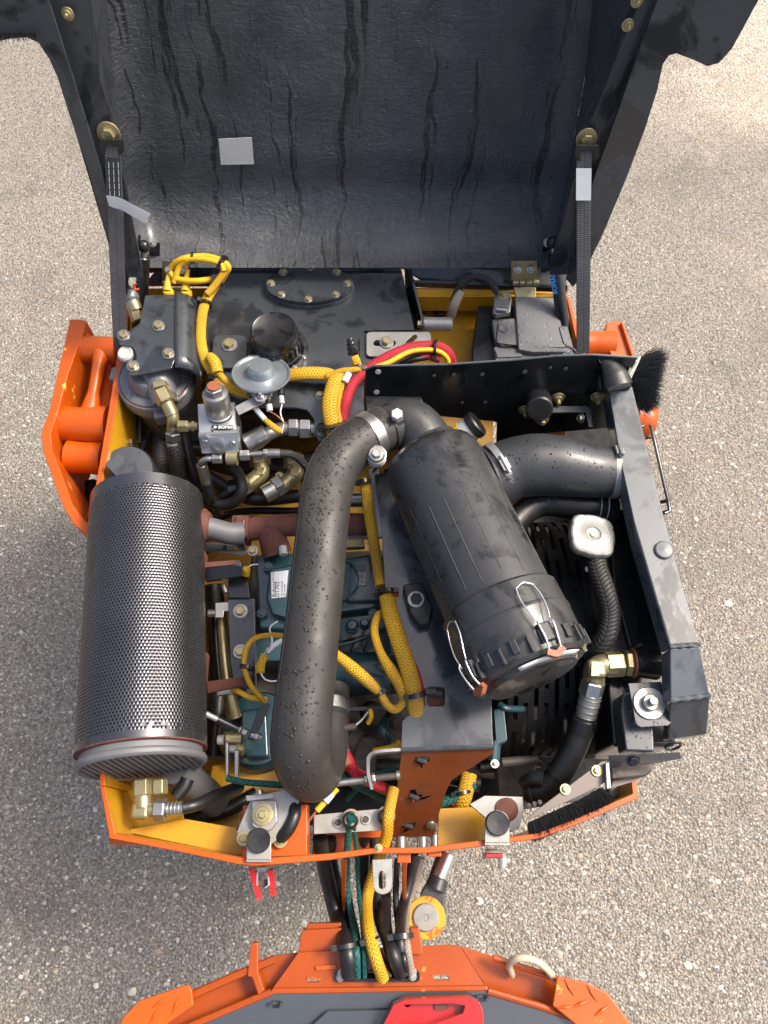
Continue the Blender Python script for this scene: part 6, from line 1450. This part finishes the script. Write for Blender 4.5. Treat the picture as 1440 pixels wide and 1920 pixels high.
o6 = bun([(682, 1570, -.16), (684, 1650, -.2), (690, 1720, -.2), (700, 1780, -.09), (730, 1830, -.09)], 20, 'rubber', 'black hose behind the yellow cable in the bundle')
o7 = bun([(704, 1570, -.16), (706, 1660, -.18), (712, 1720, -.18), (734, 1780, -.07), (752, 1828, -.085)], 24, 'rubber', 'black hose right of the yellow cable in the bundle')
o8 = bun([(745, 1612, -.14), (742, 1680, -.17), (746, 1730, -.16), (756, 1790, -.07), (762, 1826, -.085)], 12, 'rubber', 'thin black tube near the right of the bundle')
o9 = bun([(776, 1600, -.16), (768, 1650, -.18), (756, 1700, -.17), (750, 1755, -.08), (758, 1826, -.085)], 19, 'rubber', 'black hose slanting in from the right of the bundle')
o10 = bun([(790, 1608, -.18), (778, 1660, -.2), (764, 1700, -.2), (762, 1760, -.08), (772, 1826, -.085)], 13, 'tbraid', 'beige braided hose at the right edge of the bundle')
o11 = bun([(722, 1680, -.2), (722, 1740, -.12), (740, 1800, -.085)], 26, 'rubber', 'black hose at the bottom of the bundle under the zinc hanger')
tie(P(648, 1772, -.08), V((.15, -1, 0)), .021, o1, .007); tie(P(752, 1756, -.08), V((.1, -1, .1)), .019, o9, .008); tie(P(694, 1762, -.075), V((.3, -1, 0)), .0125, o5, .004)
hg = thing('hanger_bracket', 'zinc hanger with a long slot hanging over the hose bundle', 'bracket', (717, 1650, -.03))
plate([(698, 1612), (735, 1610), (735, 1660)] + [(717.5 + 17.5 * math.cos(R(a)), 1660 + 17 * math.sin(R(a))) for a in range(20, 161, 20)] + [(700, 1660)], -.01, .004, 'plate', 'steelw', hg, [slot(699, 733, 1650, 13, -.01, 90)], bev=.001)
bolt((710, 1590, -.0), 14, 'n', hg)
# red latches
rl_ = thing('bonnet_latch', 'red two armed toggle latch under the rear rim at the left', 'latch', (492, 1650, -.1))
for a, b2 in (((472, 1628, -.05), (486, 1686, -.05)), ((507, 1630, -.05), (513, 1680, -.05))): MB().ribbon([P(*a), P((a[0] + b2[0]) / 2 + 1, (a[1] + b2[1]) / 2, -.055), P(*b2)], V((1, 0, 0)), .0095, .010).build('arm', 'red', rl_, ang=50)
plate([(480, 1650), (508, 1650), (506, 1664), (484, 1662)], -.06, .01, 'cross_piece', 'block', rl_); MB().tube([(483, 1635, -.05), (482, 1660, -.05)], .002, 6, smooth=False).build('wire', 'wire', rl_); MB().tube([(503, 1632, -.05), (504, 1660, -.05), (498, 1664, -.05)], .002, 6, smooth=False).build('wire', 'wire', rl_)
MB().cyl((484, 1628, -.05), (500, 1628, -.05), .008, seg=12).build('pivot', 'steel', rl_)
hk = thing('bonnet_hook', 'small zinc catch hook under the rear rim on the right', 'hook', (930, 1615, -.1))
MB().tube([P(908, 1612, -.06), P(912, 1600, -.06), P(934, 1600, -.06), P(942, 1612, -.06), P(942, 1626, -.06), P(938, 1634, -.06)], [.002, .006, .006, .008, .006, .002], 8, flat=(V((1, 1, 0)), .4)).build('hook', 'steelw', hk, ang=50)
MB().box(P(926, 1604, -.045), .03, .008, .01).build('red_clip', 'red', hk, .002)

# steering cylinder
sc = thing('steering_cylinder', 'steering cylinder with chrome rod and yellow and orange pivot eye, right of the hose bundle', 'cylinder', (800, 1720, -.4))
z = -.30
MB().cyl((842, 1600, z), (820, 1655, z), .014, seg=24, ch=.001).build('chrome_rod', 'wire', sc)
MB().cyl((832, 1598, z - .012), (812, 1655, z - .012), .012, seg=20).build('rust_stained_sleeve', 'rust', sc)
MB().cyl((824, 1645, z), (816, 1668, z), .019, .021, 20, .002).build('rod_nut', 'dark', sc)
plate([(800, 1655), (835, 1665), (834, 1710), (828, 1735), (812, 1752), (792, 1757), (786, 1740), (786, 1680)], z + .005, .04, 'eye_plate', 'dark', sc, bev=.003)
ryl = MB().lathe(P(798, 1720, z + .008), UPV, [(.037, 0), (.037, .010), (.035, .012), (.026, .012)], 36).build('painted_ring', 'orangechip', sc)
ryl.data.materials[0] = mat('chipped_yellow_ring', (.72, .36, .02), .4, 0, .3, .1, 6, .2, 60, .001, chip=(.72, .13, .02), cs=22, ct=(.58, .6))
MB().lathe(P(798, 1720, z + .02), UPV, [(.0245, 0), (.0245, .003), (.022, .005), (.006, .005), (.005, .004), (0, .004)], 32).build('pin_head', 'steelw', sc)
rod((786, 1652, z + .03), (782, 1672, z + .03), 14, 'port', 'tan', sc); bolt((792, 1655, z + .03), 10, 's', sc); bolt((782, 1678, z + .03), 11, 's', sc)

# ============================================================ REAR FRAME
rfm = thing('rear_frame', 'orange painted rear frame front with cable opening, reflecting the wet ground', 'machine frame', (700, 1840, -.4))
hz = -.10
plate([(508, 1858), (560, 1786), (838, 1772), (862, 1774), (915, 1858)], hz, .012, 'top_plate', 'orangerear', rfm, [rrect(640, 1824, 776, 1836, hz, 4), rrect(575, 1834, 600, 1842, hz, 2), rrect(812, 1828, 842, 1838, hz, 2)], bev=.001)
plate([(500, 1866), (512, 1853), (912, 1848), (918, 1858), (520, 1864)], hz + .006, .012, 'front_lip', 'orangerear', rfm, bev=.002)
plate([(566, 1744), (640, 1740), (640, 1786), (560, 1786), (562, 1760)], hz - .01, .05, 'box_section', 'orangerear', rfm, bev=.002); plate([(576, 1732), (640, 1730), (640, 1745), (572, 1746)], hz - .03, .03, 'box_step', 'orangerear', rfm, bev=.002)
plate([(770, 1740), (786, 1738), (792, 1778), (792, 1790), (768, 1790)], hz + .01, .05, 'rib', 'orangerear', rfm, bev=.002)
for sgn, pts, pts2 in ((1, [(508, 1860), (560, 1786), (520, 1792), (360, 1858), (240, 1905), (225, 1925), (370, 1925)], None),):
    plate(pts, hz - .03, .006, 'sloping_wall', 'orangerear', rfm)
plate([(915, 1858), (862, 1774), (915, 1790), (1050, 1836), (1120, 1862), (1180, 1925), (1115, 1925)], hz - .03, .006, 'sloping_wall', 'orangerear', rfm)
MB().tube([P(360, 1866, hz), P(440, 1830, hz), P(516, 1798, hz)], .0065, 8, smooth=False).build('rail', 'orangerear', rfm)
MB().tube([P(508, 1860, hz + .004), P(440, 1888, hz + .004), P(360, 1922, hz + .004), P(330, 1935, hz + .004)], .0055, 8, smooth=False).build('edge_bead', 'orangerear', rfm)
MB().tube([P(915, 1858, hz + .004), P(1010, 1886, hz + .004), P(1110, 1920, hz + .004), P(1150, 1935, hz + .004)], .0055, 8, smooth=False).build('edge_bead', 'orangerear', rfm)
MB().tube([P(925, 1796, hz), P(980, 1814, hz), P(1042, 1834, hz)], .005, 8, smooth=False).build('rail', 'orangerear', rfm)
plate([(470, 1768), (484, 1766), (484, 1826), (496, 1858), (484, 1866), (472, 1832), (464, 1830)], hz + .01, .02, 'upright_tab', 'orangerear', rfm, bev=.002)
tp1 = plate([(352, 1846), (360, 1856), (362, 1886), (300, 1930), (205, 1960), (232, 1905), (262, 1876)], hz + .02, .008, 'tread_plate', 'orangechip', rfm, bev=.002)
tp2 = plate([(1045, 1830), (1098, 1842), (1140, 1862), (1185, 1922), (1180, 1950), (1090, 1930), (1036, 1886)], hz + .02, .008, 'tread_plate', 'orangechip', rfm, bev=.002)
for x, y, a in ((300, 1880, 30), (330, 1885, 70), (290, 1905, 60), (1068, 1852, -60), (1110, 1862, -60), (1088, 1882, 20), (1060, 1888, 5), (1128, 1895, 30)):
    c_ = P(x, y, hz + .021); d = V((math.cos(R(a)), math.sin(R(a)), 0)) * .013; MB().tube([c_ - d, c_, c_ + d], [.0008, .003, .0008], 6).build('tread_mark', 'orangechip', rfm)
plate(rrect(627, 1820, 787, 1841, hz + .006, 6), hz + .006, .005, 'grommet_frame', 'cap', rfm, [rrect(640, 1823, 776, 1836, hz + .006, 4)], bev=.001)
plate(rrect(630, 1816, 786, 1842, hz - .05, 4), hz - .05, .01, 'hole_shade_plate', 'guard', rfm)  # black plate added under the opening, stands in for the shade below
for x, y in ((640, 1824), (638, 1833), (774, 1822), (774, 1831)): bolt((x, y, hz + .006), 14, 's', rfm)
for x, y in ((602, 1838), (590, 1836)): plate([(x - 14, y - 5), (x + 2, y - 5), (x + 2, y - 2), (x - 10, y - 2), (x - 12, y + 3), (x - 16, y + 3)], hz + .002, .002, 'slot_edge', 'orangechip', rfm)
plate([(590, 1812), (630, 1808), (632, 1816), (592, 1820)], hz + .004, .004, 'chipped_patch', 'orangechip', rfm)
dk = thing('platform_cover', 'glossy wet dark grey platform cover at the bottom edge', 'cover', (700, 1900, -.1))
MT['gloss'] = mat('glossy_wet_grey_paint', (.05, .058, .068), .12, 0, .9, .1, 5, .04, 30, .002)
plate([(510, 1861), (905, 1854), (930, 1858), (1100, 1912), (1180, 1945), (900, 2050), (500, 2050), (260, 1960), (380, 1914)], hz + .004, .01, 'cover_sheet', 'gloss', dk, bev=.004)
plate([(612, 1896), (745, 1894), (735, 1930), (560, 1945)], hz + .018, .006, 'raised_panel', 'gloss', dk, bev=.002)
for x, y in ((517, 1884), (905, 1872)):
    MB().torus(P(x, y, hz + .013), V((0, 1, .2)), .009, .003, 16, 6, 0, math.pi, V((1, 0, 0))).build('louvre', 'dark', dk); plate([(x - 6, y - 8), (x + 6, y - 8), (x + 7, y + 6), (x - 6, y + 7)], hz + .0046, .0004, 'louvre_mouth', 'black', dk)
rh = thing('red_handle', 'glossy red cast handle at the bottom edge of the platform cover', 'handle', (820, 1900, -.05))
hb = hz + .05
MB().prism([[P(*p, hb) for p in ((738, 1884), (760, 1874), (880, 1870), (898, 1878), (906, 1895), (908, 1960), (700, 1960), (722, 1915))], [P(*p, hb) for p in ((752, 1896), (775, 1884), (850, 1882), (872, 1886), (868, 1900), (800, 1925), (745, 1925))]], V((0, 0, -.03))).build('rim', 'red', rh, .007, bseg=3)
plate([(740, 1880), (880, 1876), (900, 1960), (705, 1960)], hb - .02, .012, 'dish', 'red', rh); plate([(812, 1880), (836, 1878), (842, 1890), (828, 1896), (814, 1894)], hb - .017, .003, 'worn_patch', 'rust', rh)
wh = hose([(960, 1828, -.12), (955, 1808, -.09), (972, 1797, -.07), (1000, 1800, -.07), (1024, 1816, -.08), (1040, 1838, -.11)], 13, 'cream_hose', 'creamhose', None, 'cream coloured plastic hose loop by the right tread plate', 'hose')

# dark clutter deep in the bay: hoses low under everything
for k, (pts, w_) in enumerate((([(380, 860, -.3), (470, 880, -.3), (600, 860, -.3)], 34), ([(400, 1100, -.3), (410, 1250, -.3), (400, 1420, -.3)], 40), ([(930, 1330, -.25), (980, 1300, -.25), (1010, 1200, -.28)], 34), ([(900, 1440, -.26), (960, 1430, -.26), (1010, 1426, -.27)], 26), ([(640, 1440, -.25), (760, 1440, -.25), (900, 1470, -.25)], 30), ([(360, 880, -.28), (350, 960, -.3), (380, 1040, -.32)], 30))):
    hose(pts, w_, 'hydraulic_hose', 'rubber', None, ['black hose deep behind the brass coloured elbows', 'black hose deep beside the muffler', 'black hose deep under the lower end of the air cleaner', 'grimy hose deep right of the bracket leg', 'black hose deep below the red cable', 'black hose deep left of the rusty manifold flange'][k], 'hose')
en2 = bpy.data.objects['engine']
plate([(925, 1330), (945, 1322), (952, 1390), (930, 1400)], -.06, .03, 'side_cover', 'teal', en2, bev=.004); MB().tube([(935, 1320, -.06), (950, 1328, -.06), (980, 1330, -.08)], .006, 10).build('side_lever', 'teal', en2)
MB().tube([(930, 1390, -.07), (926, 1425, -.07)], .010, 10).build('side_arm', 'teal', en2); bolt((928, 1432, -.06), 12, 'ns', en2)
plate([(930, 1405), (1010, 1400), (1000, 1490), (935, 1500)], -.24, .05, 'flywheel_housing', 'block', en2, bev=.004)
rod((940, 1430, -.17), (1010, 1424, -.17), 18, 'shaft', 'block', en2)

# water beads
beads(IPP, IPR, 1300, ip, .05, .42, .0006, .0031, .06, .68)
beads(EP, EPR, 300, eh, .05, .6, .0006, .0024, .05, .8)
beads([acA_ := P(812, 868, .085), acA_.lerp(P(951, 1166, .115), .5), P(951, 1166, .115)], [.092, .0930, .094], 1000, ac, -.2, .60, .0005, .0019, .08, .97)
